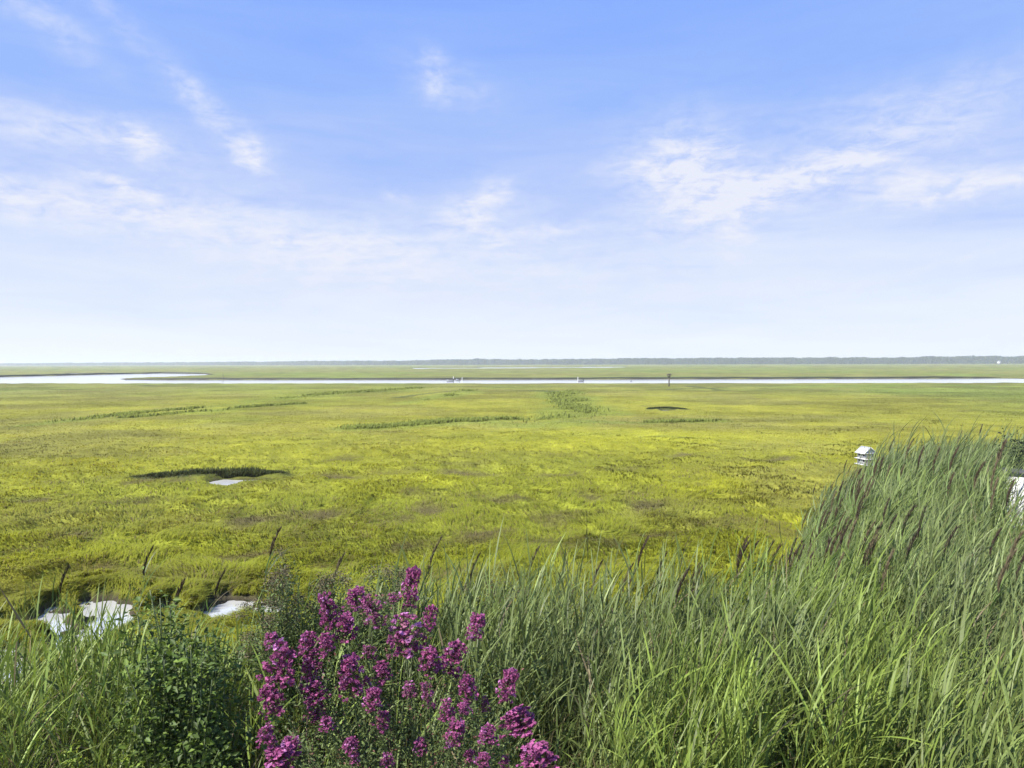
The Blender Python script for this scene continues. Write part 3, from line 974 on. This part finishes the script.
# the plumes that stand clear of the rest: (px of tip, py of tip, distance, label)
for i, (px, py, D, lab) in enumerate([
        (147, 553, 8.2, 'tall flowering reed whose dark plume stands against the marsh above the pond'),
        (278, 533, 8.6, 'lone flowering reed rising above the seeding shrub behind the purple blossoms'),
        (56, 577, 8.0, 'slender flowering reed with thin brown plume at the left end of the pond'),
        (437, 545, 8.3, 'flowering reed just behind the tallest purple blossom spike'),
        (171, 590, 7.6, 'short dark flowering reed beside the wide patch of pond water'),
        (186, 582, 7.8, 'flowering reed with leaning plume between the two patches of pond water'),
        (222, 574, 8.4, 'brown flowering reed in front of the pond bank, right of the second water patch'),
        (342, 560, 8.0, 'flowering reed with thin plume over the middle of the seeding shrub'),
        (477, 560, 8.4, 'flowering reed with thin plume above the topmost right purple blossom'),
        (536, 552, 8.5, 'tall flowering reed at the left start of the dense green reed bed')]):
    p = at(px, py, D)
    z0 = p[2]
    st, le, pm, tp = protos[i % 8]
    kk_ = z0 / 3.02
    flowering_reed(i, p[0] - (tp[0] + .1) * kk_, p[1], z0 * 2.95 / 3.02, lab)
n_pl = 0
GN, GF = 'flowering reeds of the near bed', 'flowering reeds of the far clump'
tries = 0
while n_pl < 150 and tries < 20000:
    tries += 1
    far = n_pl >= 115
    if far:
        x_, y_ = random.uniform(5, 20), random.uniform(12, 26)
    else:
        x_, y_ = random.uniform(.3, 9), random.uniform(7.0, 13.5)
    if not inside(np.array([x_]), np.array([y_]), BED)[0] or abs(math.atan2(x_, y_)) > R(39):
        continue
    if far and (np.hypot(x_, y_) < 16 or (n_pl < 140 and seg_dist(np.array([x_]), np.array([y_]), BED[:14], False)[0] > 1.8)):
        continue
    if not far and n_pl < 75 and seg_dist(np.array([x_]), np.array([y_]), BED[:14], False)[0] > 1.0:
        continue
    h_ = float(reed_height(np.array([x_]), np.array([y_]))[0])
    flowering_reed(random.randrange(8), x_, y_, h_ * random.uniform(1.04, 1.2) + (.12 if far else .3),
                   'flowering reed with brown plume in the distant grey-green clump' if far else 'flowering reed with brown plume bending in the near green bed',
                   GF if far else GN, random.uniform(-.5, .5))
    n_pl += 1


# ------------------------------------------------------------------ shrubs
def leafset(Pn, Dn, L, Wd, C, fold=.25, r=rng):
    """folded rhomb leaves at points Pn pointing along Dn"""
    k = len(Pn)
    Dn = Dn / (np.linalg.norm(Dn, axis=1)[:, None] + 1e-9)
    s = np.cross(Dn, r.normal(0, .5, (k, 3)) + np.array([0, 0, 1.0])); s /= np.linalg.norm(s, axis=1)[:, None] + 1e-9
    nrm = np.cross(s, Dn)
    L, Wd = L[:, None], Wd[:, None]
    mid = Pn + Dn * L * .45
    V = np.stack([Pn, mid + s * Wd * .5 + nrm * Wd * fold, Pn + Dn * L * .95 - nrm * L * .12, mid - s * Wd * .5 + nrm * Wd * fold], 1)
    b = np.arange(k)[:, None] * 4
    return V.reshape(-1, 3), np.vstack([b + np.array([[0, 1, 2]]), b + np.array([[0, 2, 3]])]), np.repeat(C, 4, 0)


def twig(a, b, n_=6, sag=.0, jit=.03):
    t = np.linspace(0, 1, n_)[:, None]
    a, b = np.array(a, float), np.array(b, float)
    # rises from the base then bows out to the tip
    mid = a * .35 + b * .65
    mid[2] = a[2] + (b[2] - a[2]) * .5
    mid[:2] = a[:2] + (b[:2] - a[:2]) * .35
    p = (1 - t) ** 2 * a + 2 * t * (1 - t) * mid + t ** 2 * b
    p[1:-1] += rng.normal(0, jit, (n_ - 2, 3))
    return p


def shrub(name, label, cat, base, tips, r0, leaf_fn, trunk_to=.5, trunk_mat=None, stem_r=.006):
    """tips in world space; parts: trunk, branches, foliage"""
    base = np.array(base, float)
    t_ = thing(name, label, cat, base)
    tips = np.array(tips) - base
    cen = tips.mean(0)
    mbt = MB()
    nt_ = 4
    heads = []
    for i in range(nt_):
        a = i * 6.28 / nt_ + .5
        hd = np.array([cen[0] * trunk_to + math.cos(a) * .22, cen[1] * trunk_to + math.sin(a) * .18, cen[2] * trunk_to])
        heads.append(hd)
        mbt.tube(twig((math.cos(a) * .06, math.sin(a) * .06, -.05), hd, 7, jit=.02), np.linspace(r0, r0 * .55, 7), 7)
    obj('trunk', mbt.mesh('trunk', True), trunk_mat or MAT_BARK, t_)
    mbb = MB()
    paths = []
    for tp in tips:
        hd = min(heads, key=lambda h_: np.hypot(*(h_ - tp)[:2]) + random.random() * .2)
        p = twig(hd, tp, 8, jit=.012)
        paths.append(p)
        mbb.tube(p, np.linspace(r0 * .45, stem_r * .6, 8), 5)
    obj('branches', mbb.mesh('branches', True), trunk_mat or MAT_STEM, t_)
    Pn, Dn, L, Wd, C = leaf_fn(paths)
    V, T, Cc = leafset(Pn, Dn, L, Wd, C)
    obj('foliage', new_mesh('foliage', V, [T], Cc), MAT_SHRUB, t_)
    return t_, tips


# ---- crape myrtle with its purple blossom clusters: (px, py, width px, height px, tilt deg, faded)
BL = [(328, 611, 18, 38, -12, 0), (356, 599, 21, 24, 0, 0), (346, 627, 22, 28, 5, 0), (372, 612, 21, 36, 10, .5), (411, 588, 19, 46, 12, 0), (430, 617, 15, 26, 15, 0),
      (281, 663, 30, 44, 10, 0), (271, 640, 14, 15, 0, 0), (308, 644, 19, 24, 0, 0), (325, 645, 18, 24, 0, 0), (309, 673, 17, 38, 0, 0), (314, 692, 22, 22, 0, .1), (315, 709, 18, 24, 0, .2),
      (351, 676, 27, 42, 10, 0), (326, 724, 14, 14, 0, 0), (382, 673, 18, 24, -10, .3), (373, 700, 19, 25, 10, 0), (383, 720, 15, 20, 15, 0), (267, 734, 17, 21, 0, 0), (280, 758, 32, 26, -10, 0),
      (291, 746, 20, 18, 10, 0), (351, 746, 16, 18, 0, 0), (355, 758, 10, 12, 0, .2), (420, 746, 14, 16, 0, 0), (387, 760, 13, 15, 0, .2), (430, 661, 21, 27, 0, 0), (427, 695, 13, 28, 10, .5),
      (271, 700, 24, 32, -20, .45), (404, 636, 36, 44, 0, .75), (369, 652, 15, 15, 0, .5), (393, 599, 12, 12, 0, .5), (476, 627, 18, 28, 12, 0), (454, 658, 25, 34, 15, 0), (467, 690, 19, 30, -10, 0),
      (508, 686, 20, 38, 18, .1), (518, 720, 36, 24, -22, 0), (447, 710, 15, 22, 10, 0), (455, 733, 19, 28, 15, 0), (488, 734, 18, 18, 0, 0), (470, 759, 14, 18, 0, 0), (483, 761, 16, 16, 20, 0),
      (536, 756, 34, 26, -10, 0), (485, 704, 8, 16, 0, .3), (464, 709, 12, 12, 0, .2), (505, 762, 10, 12, 0, .4), (318, 668, 12, 14, 0, .6), (410, 690, 14, 18, 0, .8)]


def blossom_mesh(seed, fade):
    """a conical cluster of crinkled petals about one unit tall and 0.62 wide, its foot at z = -0.5"""
    r = np.random.default_rng(seed)
    nf = 95 if fade < .5 else 64
    V, Q_, C = [], [], []
    n0 = 0
    for f in range(nf):
        t = r.random() ** .85
        a = r.uniform(0, 6.28)
        rad_ = (.34 * (1 - .45 * t * t) * r.random() ** .4) * (1 if f > 9 else .05)
        t = t if f > 9 else f / 9
        lump = 1 + .25 * math.sin(3 * a + seed) * (1 - t)
        c = np.array([math.cos(a) * rad_ * lump, math.sin(a) * rad_ * lump, t - .5 + r.normal(0, .03)])
        shade_ = r.uniform(.65, 1.35)
        base = np.array([.37, .105, .25]) if r.random() > fade * .6 else np.array([.30, .13, .19])
        if r.random() < .14:
            base = np.array([.5, .22, .44])
        outd = np.array([math.cos(a), math.sin(a), .5 * t + .2]); outd /= np.linalg.norm(outd)
        axp = np.array([0, 0, max(-.5, c[2] - .12)])             # the floret's stalk on the cluster's axis
        V += [axp, axp + np.array([.012, .012, .03]), c, c + np.array([.008, .008, 0]), axp + np.array([-.008, .008, -.01])]
        Q_.append([n0]); C += [np.array([.11, .10, .05])] * 5
        n0 += 5
        for p_ in range(8):
            d = r.normal(0, 1, 3) + outd * .7
            d /= np.linalg.norm(d)
            s = np.cross(d, r.normal(0, 1, 3)); s /= np.linalg.norm(s)
            nn = np.cross(d, s)
            l, w = r.uniform(.045, .085), r.uniform(.035, .07)
            rows = [c, c + d * l * .5 + s * w * .6 + nn * r.normal(0, .02), c + d * l + s * w * .35 + nn * r.normal(0, .025),
                    c + d * l * 1.05 - s * w * .35 + nn * r.normal(0, .025), c + d * l * .5 - s * w * .6 + nn * r.normal(0, .02)]
            V += rows
            Q_.append([n0, n0 + 1, n0 + 2, n0 + 3]); C += [base * shade_ * r.uniform(.8, 1.2)] * 5
            n0 += 5
    Q2 = np.array([[q[0], q[0] + 1, q[0] + 2, q[0] + 3, q[0] + 4] for q in Q_])
    return new_mesh('flower_cluster', np.array(V), [Q2], np.array(C))


bl_meshes = [blossom_mesh(s, 0) for s in range(6)] + [blossom_mesh(20 + s, .75) for s in range(3)]
CM_BASE = (-.75, 5.0, 0.0)
tips, info = [], []
for (px, py, w, h_, ti, fa) in BL:
    # outer clusters nearer the viewer low down, the crown's top further back
    D = 4.95 - .0042 * (py - 590) + random.uniform(-.18, .22)
    tips.append(at(px, py, D)); info.append((w * D / F, h_ * D / F, ti, fa))
tips_all = list(tips)
for k in range(46):                                   # leafy shoots without blossom, down to the lower crown
    px, py = random.uniform(255, 540), random.uniform(640, 960)
    tips_all.append(at(px, py, 5.0 - .0012 * (py - 590) + random.uniform(-.25, .55)))


def myrtle_leaves(paths):
    Pn, Dn, L, Wd, C = [], [], [], [], []
    for p in paths:
        k = 170
        t = rng.beta(2.2, 1.1, k) * (len(p) - 1)
        i = np.minimum(t.astype(int), len(p) - 2)
        f = (t - i)[:, None]
        q = p[i] * (1 - f) + p[i + 1] * f
        a = rng.uniform(0, 6.28, k)
        out_ = np.stack([np.cos(a), np.sin(a), rng.normal(.35, .35, k)], 1)
        off = rng.random(k)[:, None] ** 1.5 * .16
        Pn.append(q + out_ * off); Dn.append(out_ + rng.normal(0, .3, (k, 3)))
        L.append(rng.uniform(.02, .042, k)); Wd.append(rng.uniform(.010, .02, k))
        c = np.array([.095, .13, .04]) * rng.uniform(.5, 1.6, (k, 1))
        red = rng.random(k) < .07
        c[red] = np.array([.16, .07, .06])
        C.append(c)
    return tuple(np.concatenate(a) for a in (Pn, Dn, L, Wd, C))


cm, rel = shrub('crape_myrtle', 'flowering shrub covered in magenta purple blossom clusters, closest to the viewer', 'shrub', CM_BASE, tips_all, .022, myrtle_leaves, .55, None, .004)
for i, (w, h_, ti, fa) in enumerate(info):
    me = bl_meshes[6 + i % 3] if fa >= .5 else bl_meshes[i % 6]
    o = obj('flower_cluster', me, MAT_PETAL, cm)
    o.location = rel[i]
    o.rotation_euler = (random.uniform(-.2, .1), R(ti), random.uniform(0, 6.28) if abs(ti) < 12 else 0)
    o.scale = (w / .66 * 1.06, w / .66 * 1.06, h_ * .88)
    if fa >= .5:
        o['label'] = 'faded sparse blossom cluster going to seed'


# ---- dark glossy shrub on the left
def dense_leaves(n_per, lmin, lmax, col, spread, bright=.12, bcol=(.16, .24, .04), wr=.5):
    def fn(paths):
        Pn, Dn, L, Wd, C = [], [], [], [], []
        for p in paths:
            k = n_per
            t = rng.beta(2.4, 1.0, k) * (len(p) - 1)
            i = np.minimum(t.astype(int), len(p) - 2)
            f = (t - i)[:, None]
            q = p[i] * (1 - f) + p[i + 1] * f
            a = rng.uniform(0, 6.28, k)
            out_ = np.stack([np.cos(a), np.sin(a), rng.normal(.3, .45, k)], 1)
            Pn.append(q + out_ * rng.random(k)[:, None] * spread); Dn.append(out_ + rng.normal(0, .4, (k, 3)) + np.array([.2, 0, -.1]))
            l_ = rng.uniform(lmin, lmax, k)
            L.append(l_); Wd.append(l_ * rng.uniform(wr * .8, wr * 1.2, k))
            c = np.array(col) * rng.uniform(.5, 1.6, (k, 1))
            b_ = rng.random(k) < bright
            c[b_] = np.array(bcol) * rng.uniform(.7, 1.2, (b_.sum(), 1))
            C.append(c)
        return tuple(np.concatenate(a) for a in (Pn, Dn, L, Wd, C))
    return fn


tp_ = []
for k in range(62):
    px = random.gauss(178, 30)
    py = 622 + abs(random.gauss(0, 1)) * 85 + abs(px - 175) * .35
    tp_.append(at(px, py, 5.8 + random.uniform(-.4, .4)))
for px, py in ((150, 590), (137, 612), (160, 598), (170, 606), (143, 622), (196, 628), (215, 640), (152, 604)):
    tp_.append(at(px, py, 5.9))
shrub('bayberry_shrub', 'dark green leafy shrub standing among reeds in front of the pond', 'shrub', (-2.75, 5.8, 0), tp_, .024,
      dense_leaves(78, .03, .09, (.07, .11, .025), .2, .28, (.15, .22, .04)), .45)

# ---- seeding groundsel behind the blossoms
def seeding_shrub(label, base, spec, D, dens=60):
    tp2 = []
    for (x0, x1, y0, y1, k) in spec:
        for _ in range(k):
            tp2.append(at(random.uniform(x0, x1), random.uniform(y0, y1), D + random.uniform(-.45, .45)))
    t_, rel_ = shrub('groundsel_shrub', label, 'shrub', base, tp2, .014, dense_leaves(dens, .03, .06, (.10, .135, .05), .11, .15, (.13, .19, .06), .36), .5, None, .003)
    Pn, Dn, L, Wd, C = [], [], [], [], []
    for p in rel_:
        k = random.randint(50, 110)
        c = p + rng.normal(0, .035, (k, 3)) * np.array([1, 1, .9])
        Pn.append(c); Dn.append(rng.normal(0, 1, (k, 3)) + np.array([0, 0, .6]))
        L.append(rng.uniform(.012, .026, k)); Wd.append(rng.uniform(.010, .018, k))
        C.append(np.array([.135, .115, .07]) * rng.uniform(.5, 1.6, (k, 1)))
    V, T, Cc = leafset(*[np.concatenate(a) for a in (Pn, Dn, L, Wd, C)])
    obj('seed_clusters', new_mesh('seed_clusters', V, [T], Cc), MAT_PLUME, t_)


seeding_shrub('seeding shrub with brownish bud clusters directly behind the purple blossoms', (-2.3, 7.3, 0),
              [(262, 300, 575, 640, 22), (300, 350, 576, 620, 26), (350, 412, 568, 610, 28), (270, 400, 600, 660, 30), (276, 292, 552, 585, 5), (240, 275, 600, 660, 16)], 7.2, 95)
seeding_shrub('small seeding shrub with brown buds rising from the reeds right of the purple blossoms', (-.25, 8.1, 0),
              [(455, 530, 582, 604, 14), (470, 520, 596, 640, 10)], 8.1, 45)


# ---- lime leaved sprouts at the lower left corner
def sprout(label, px, py, D, k=7):
    tp2 = [at(px + random.uniform(-16, 16), py + random.uniform(-8, 26), D + random.uniform(-.1, .1)) for _ in range(k)]
    b = at(px, py, D)
    shrub('leafy_sprout', label, 'plant', (b[0], D, 0), tp2, .008, dense_leaves(42, .03, .055, (.17, .24, .03), .06, .3, (.22, .27, .03), .5), .6, None, .002)


sprout('bright lime green leafy sprout at the foot of the reeds left of the dark shrub', 82, 752, 5.7)
sprout('bright lime green leafy sprout close in front of the dark shrub', 122, 750, 5.4, 6)
sprout('lime green leafy sprig climbing the top of the dark shrub', 147, 603, 6.1, 4)

# ------------------------------------------------------------------ martin house on its pole
bp = at(866, 455.5, 19.6)
mh = thing('birdhouse', 'white two storey birdhouse with dark entrances on a pole above the reeds', 'birdhouse', (bp[0], 19.6, 0), R(-78))
zc = bp[2]
mb = MB()
for kz in (0, 1):
    mb.box((0, 0, zc - .165 + kz * .165 + .02), (.34, .30, .15))
obj('wall', mb.mesh('wall'), MAT_WHITE, mh)
mb = MB()
for kz in (0, 1, 2):
    e = .46 if kz < 2 else .40
    mb.box((0, 0, zc - .25 + kz * .165), (e, e - .05, .016))
obj('ledge', mb.mesh('ledge'), MAT_WHITE, mh)
for kz in (0, 1):
    for sx in (-.09, .09):
        mb = MB()
        a = np.linspace(0, 2 * np.pi, 13)[:-1]
        # dark round hole set a little proud of the wall, front
        V = np.stack([sx + .034 * np.cos(a), np.full(12, -.153), zc - .14 + kz * .165 + .034 * np.sin(a)], 1)
        Vb = V + np.array([0, .012, 0])
        mb.add(np.vstack([V, Vb]), [[i, (i + 1) % 12, 12 + (i + 1) % 12, 12 + i] for i in range(12)])
        mb.add(np.vstack([V, V.mean(0)]), None, [[(i + 1) % 12, i, 12] for i in range(12)])
        obj('entrance_hole', mb.mesh('entrance_hole'), MAT_DARK, mh)
mb = MB()
zr = zc + .09
for s in (-1, 1):
    V = np.array([[-.2, 0, zr + .17], [.2, 0, zr + .17], [.2, s * .22, zr - .01], [-.2, s * .22, zr - .01]])
    mb.add(np.vstack([V, V - np.array([0, 0, .02])]), [[0, 1, 2, 3], [7, 6, 5, 4], [0, 4, 5, 1], [1, 5, 6, 2], [2, 6, 7, 3], [3, 7, 4, 0]])
obj('roof', mb.mesh('roof'), MAT_WHITE, mh)
mb = MB()
for s in (-.17, .17):
    mb.add([[s, -.18, zr + .002], [s, .18, zr + .002], [s, 0, zr + .14]], None, [[0, 1, 2]])
obj('gable', mb.mesh('gable'), MAT_WHITE, mh)
mb = MB(); mb.tube([(0, 0, -.3), (0, 0, 1), (0, 0, zc - .26)], .025, 10)
obj('pole', mb.mesh('pole', True), plain_mat('galvanised_pole', (.4, .41, .42), .4, .1), mh)

# ------------------------------------------------------------------ white shed half hidden at the right edge
sp = at(1006, 471, 15.2)
topz = sp[2]
shd = thing('garden_shed', 'white board clad shed with dark roof edge behind the reeds', 'shed', (sp[0] + 1.25 * math.cos(R(33)) + .25 * math.sin(R(33)), 15.2 - 1.25 * math.sin(R(33)) + .25 * math.cos(R(33)), 0), R(-33))
mb = MB()
mb.box((0, 0, (topz - .12) / 2), (2.46, .5, topz - .12))
obj('wall', mb.mesh('wall'), MAT_WHITE, shd)
for k in range(9):
    mb = MB(); mb.box((-1.21 + k * .30, -.258, (topz - .1) / 2), (.025, .016, topz - .1))
    obj('batten', mb.mesh('batten'), MAT_DARK if k == 1 else MAT_WHITE, shd)
mb = MB()
mb.add([[-1.3, -.3, topz - .05], [1.3, -.3, topz - .05], [1.3, 0.3, topz - .05], [-1.3, 0.3, topz - .05], [-1.3, -.3, topz], [1.3, -.3, topz], [1.3, 0.3, topz], [-1.3, 0.3, topz]],
       [[3, 2, 1, 0], [4, 5, 6, 7], [0, 1, 5, 4], [1, 2, 6, 5], [2, 3, 7, 6], [3, 0, 4, 7]])
obj('roof', mb.mesh('roof'), MAT_ROOF, shd)
mb = MB(); mb.box((-.78, -.262, topz - .2), (.22, .02, .1))
obj('vent', mb.mesh('vent'), MAT_DARK, shd)
# dark bush behind the shed
tb = [at(random.uniform(1004, 1090), random.uniform(434, 520), 17.6 + random.uniform(-.8, .8)) for _ in range(90)]
shrub('evergreen_bush', 'dark evergreen bush behind the white shed', 'bush', (13.8, 17.7, 0), tb, .05,
      dense_leaves(110, .05, .10, (.012, .018, .010), .30, .04, (.03, .045, .02)), .35, None, .01)

# ------------------------------------------------------------------ things on and by the river
def skiff(label, px, py, L, group=None):
    p = g(px, py, -.32)
    t_ = thing('skiff', label, 'boat', (p[0], p[1], -.32), R(random.uniform(-8, 8)))
    ns = 9
    V = []
    for i in range(ns):
        u = i / (ns - 1)
        hw = .09 + .5 * math.sin(min(1, u * 1.25 + .18) * math.pi * .5) * (1 if u < .85 else 1 - (u - .85) * .6)
        hw = hw if i else .03
        sheer = .42 + .22 * (1 - u) ** 2
        x_ = (u - .5) * L
        V += [[x_, -hw, sheer], [x_, -hw * .7, -.02], [x_, hw * .7, -.02], [x_, hw, sheer], [x_, hw - .05, sheer - .03], [x_, hw * .62, .06], [x_, -hw * .62, .06], [x_, -hw + .05, sheer - .03]]
    q = [[i * 8 + j, i * 8 + (j + 1) % 8, (i + 1) * 8 + (j + 1) % 8, (i + 1) * 8 + j] for i in range(ns - 1) for j in range(8)]
    q += [[0, 3, 2, 1], [0, 7, 4, 3], [(ns - 1) * 8 + a for a in (0, 1, 2, 3)], [(ns - 1) * 8 + a for a in (0, 3, 4, 7)]]
    mb = MB(); mb.add(V, q)
    obj('hull', mb.mesh('hull'), MAT_GREYHULL, t_)
    for x_ in (-.15 * L, .2 * L):
        mb = MB(); mb.box((x_, 0, .34), (.22, .84, .03))
        obj('bench', mb.mesh('bench'), MAT_POST, t_)
    mb = MB(); mb.box((L * .5 + .06, 0, .62), (.2, .24, .42)); mb.box((L * .5 + .1, 0, .2), (.09, .09, .5))
    obj('outboard_motor', mb.mesh('outboard_motor'), MAT_DARK, t_)
    return t_


def pole(name, label, px, py, hgt, mat, r=.05, cat='post', z=-.32):
    p = g(px, py, z)
    mb = MB()
    mb.tube([(0, 0, -1), (.02, 0, hgt * .5), (.04, 0, hgt)], [r, r * .95, r * .8], 8)
    mb.tube([(.04, 0, hgt), (.04, 0, hgt + r * .8)], [r * 1.2, r * .5], 8)
    o = obj(name, mb.mesh(name, True), mat)
    o.location = (p[0], p[1], z)
    return tag(o, label, cat)


skiff('small grey skiff moored in the river near white poles', 450, 381.6, 1.9)
skiff('tiny grey skiff on the river right of the mooring poles', 457.6, 380.7, .95)
skiff('lone little grey skiff further right on the river beside one pole', 580.5, 381.6, 1.5)
pole('mooring_pole', 'white mooring pole in the river between the two close skiffs', 453.3, 381.3, 1.4, MAT_WHITE, .09)
pole('mooring_pole', 'white mooring pole in the river right of the tiny skiff', 462, 381.2, 1.1, MAT_WHITE, .08)
pole('mooring_pole', 'white mooring pole standing left of the lone skiff', 577.8, 381.4, 1.2, MAT_WHITE, .09)
pole('channel_stake', 'tall thin dark stake in the river beside the left spit of land', 223, 382.4, 2.6, MAT_POST, .07)
# buoy
p = g(631, 381.6, -.32)
mb = MB()
mb.tube([(0, 0, -.1), (0, 0, 0), (0, 0, .28), (0, 0, .36)], [.1, .26, .24, .08], 12)
mb.tube([(0, 0, .36), (0, 0, .62)], [.04, .03], 6)
o = obj('mooring_buoy', mb.mesh('mooring_buoy', True), MAT_GREYHULL)
o.location = (p[0], p[1], -.32)
tag(o, 'small dark buoy floating in the river left of the nest platform', 'buoy')
# osprey platform
p = g(669, 386.6)
op = thing('nest_platform', 'wooden nest platform on a tall post at the near river bank', 'platform', (p[0], p[1], 0))
mb = MB(); mb.tube([(0, 0, -.6), (0, 0, 1), (0.02, 0, 2.35)], [.14, .13, .12], 8)
obj('post', mb.mesh('post', True), MAT_POST, op)
for s in (-1, 1):
    mb = MB(); mb.tube([(0, 0, 1.75), (s * .4, 0, 2.33)], .06, 6)
    obj('brace', mb.mesh('brace'), MAT_POST, op)
mb = MB()
for k in range(6):
    mb.box((0, -.45 + k * .18, 2.39), (1.1, .14, .05))
obj('deck', mb.mesh('deck'), MAT_POST, op)
mb = MB()
for k in range(70):
    a = random.uniform(0, 6.28); rr0 = random.uniform(.1, .45)
    c = np.array([math.cos(a) * rr0, math.sin(a) * rr0, 2.44 + random.uniform(0, .22) * (1.1 - rr0)])
    d = np.array([-math.sin(a) + random.gauss(0, .4), math.cos(a) + random.gauss(0, .4), random.gauss(0, .25)]) * random.uniform(.12, .3)
    mb.tube([c - d, c + d], .012, 4)
nst = obj('stick_nest', mb.mesh('stick_nest'), MAT_POST)
nst.location = (p[0], p[1], 0)
tag(nst, 'pile of sticks forming a nest on the wooden platform', 'nest')

# far white house in the edge of the woods
p = at(999, 364, 1330)
hs = thing('white_house', 'distant white house with grey roof at the edge of the far woods', 'house', (p[0], p[1], 0), R(12))
mb = MB(); mb.box((0, 0, 2.3), (4.2, 5, 4.6))
mb.add([[-2.1, -2.5, 4.6], [2.1, -2.5, 4.6], [0, -2.5, 6.4], [-2.1, 2.5, 4.6], [2.1, 2.5, 4.6], [0, 2.5, 6.4]], None, [[0, 1, 2], [4, 3, 5]])
obj('wall', mb.mesh('wall'), MAT_WHITE, hs)
mb = MB()
for s in (-1, 1):
    V = np.array([[0, -2.8, 6.5], [0, 2.8, 6.5], [s * 2.5, 2.8, 4.45], [s * 2.5, -2.8, 4.45]])
    mb.add(np.vstack([V, V + np.array([0, 0, .15])]), [[0, 1, 2, 3], [4, 5, 6, 7], [0, 1, 5, 4], [1, 2, 6, 5], [2, 3, 7, 6], [3, 0, 4, 7]])
obj('roof', mb.mesh('roof'), plain_mat('grey_roof', (.3, .3, .3), .8), hs)
for x_, z_ in ((-1, 1.6), (1, 1.6), (0, 3.7)):
    mb = MB(); mb.box((x_, -2.53, z_), (.8, .08, 1.2))
    obj('window', mb.mesh('window'), MAT_DARK, hs)
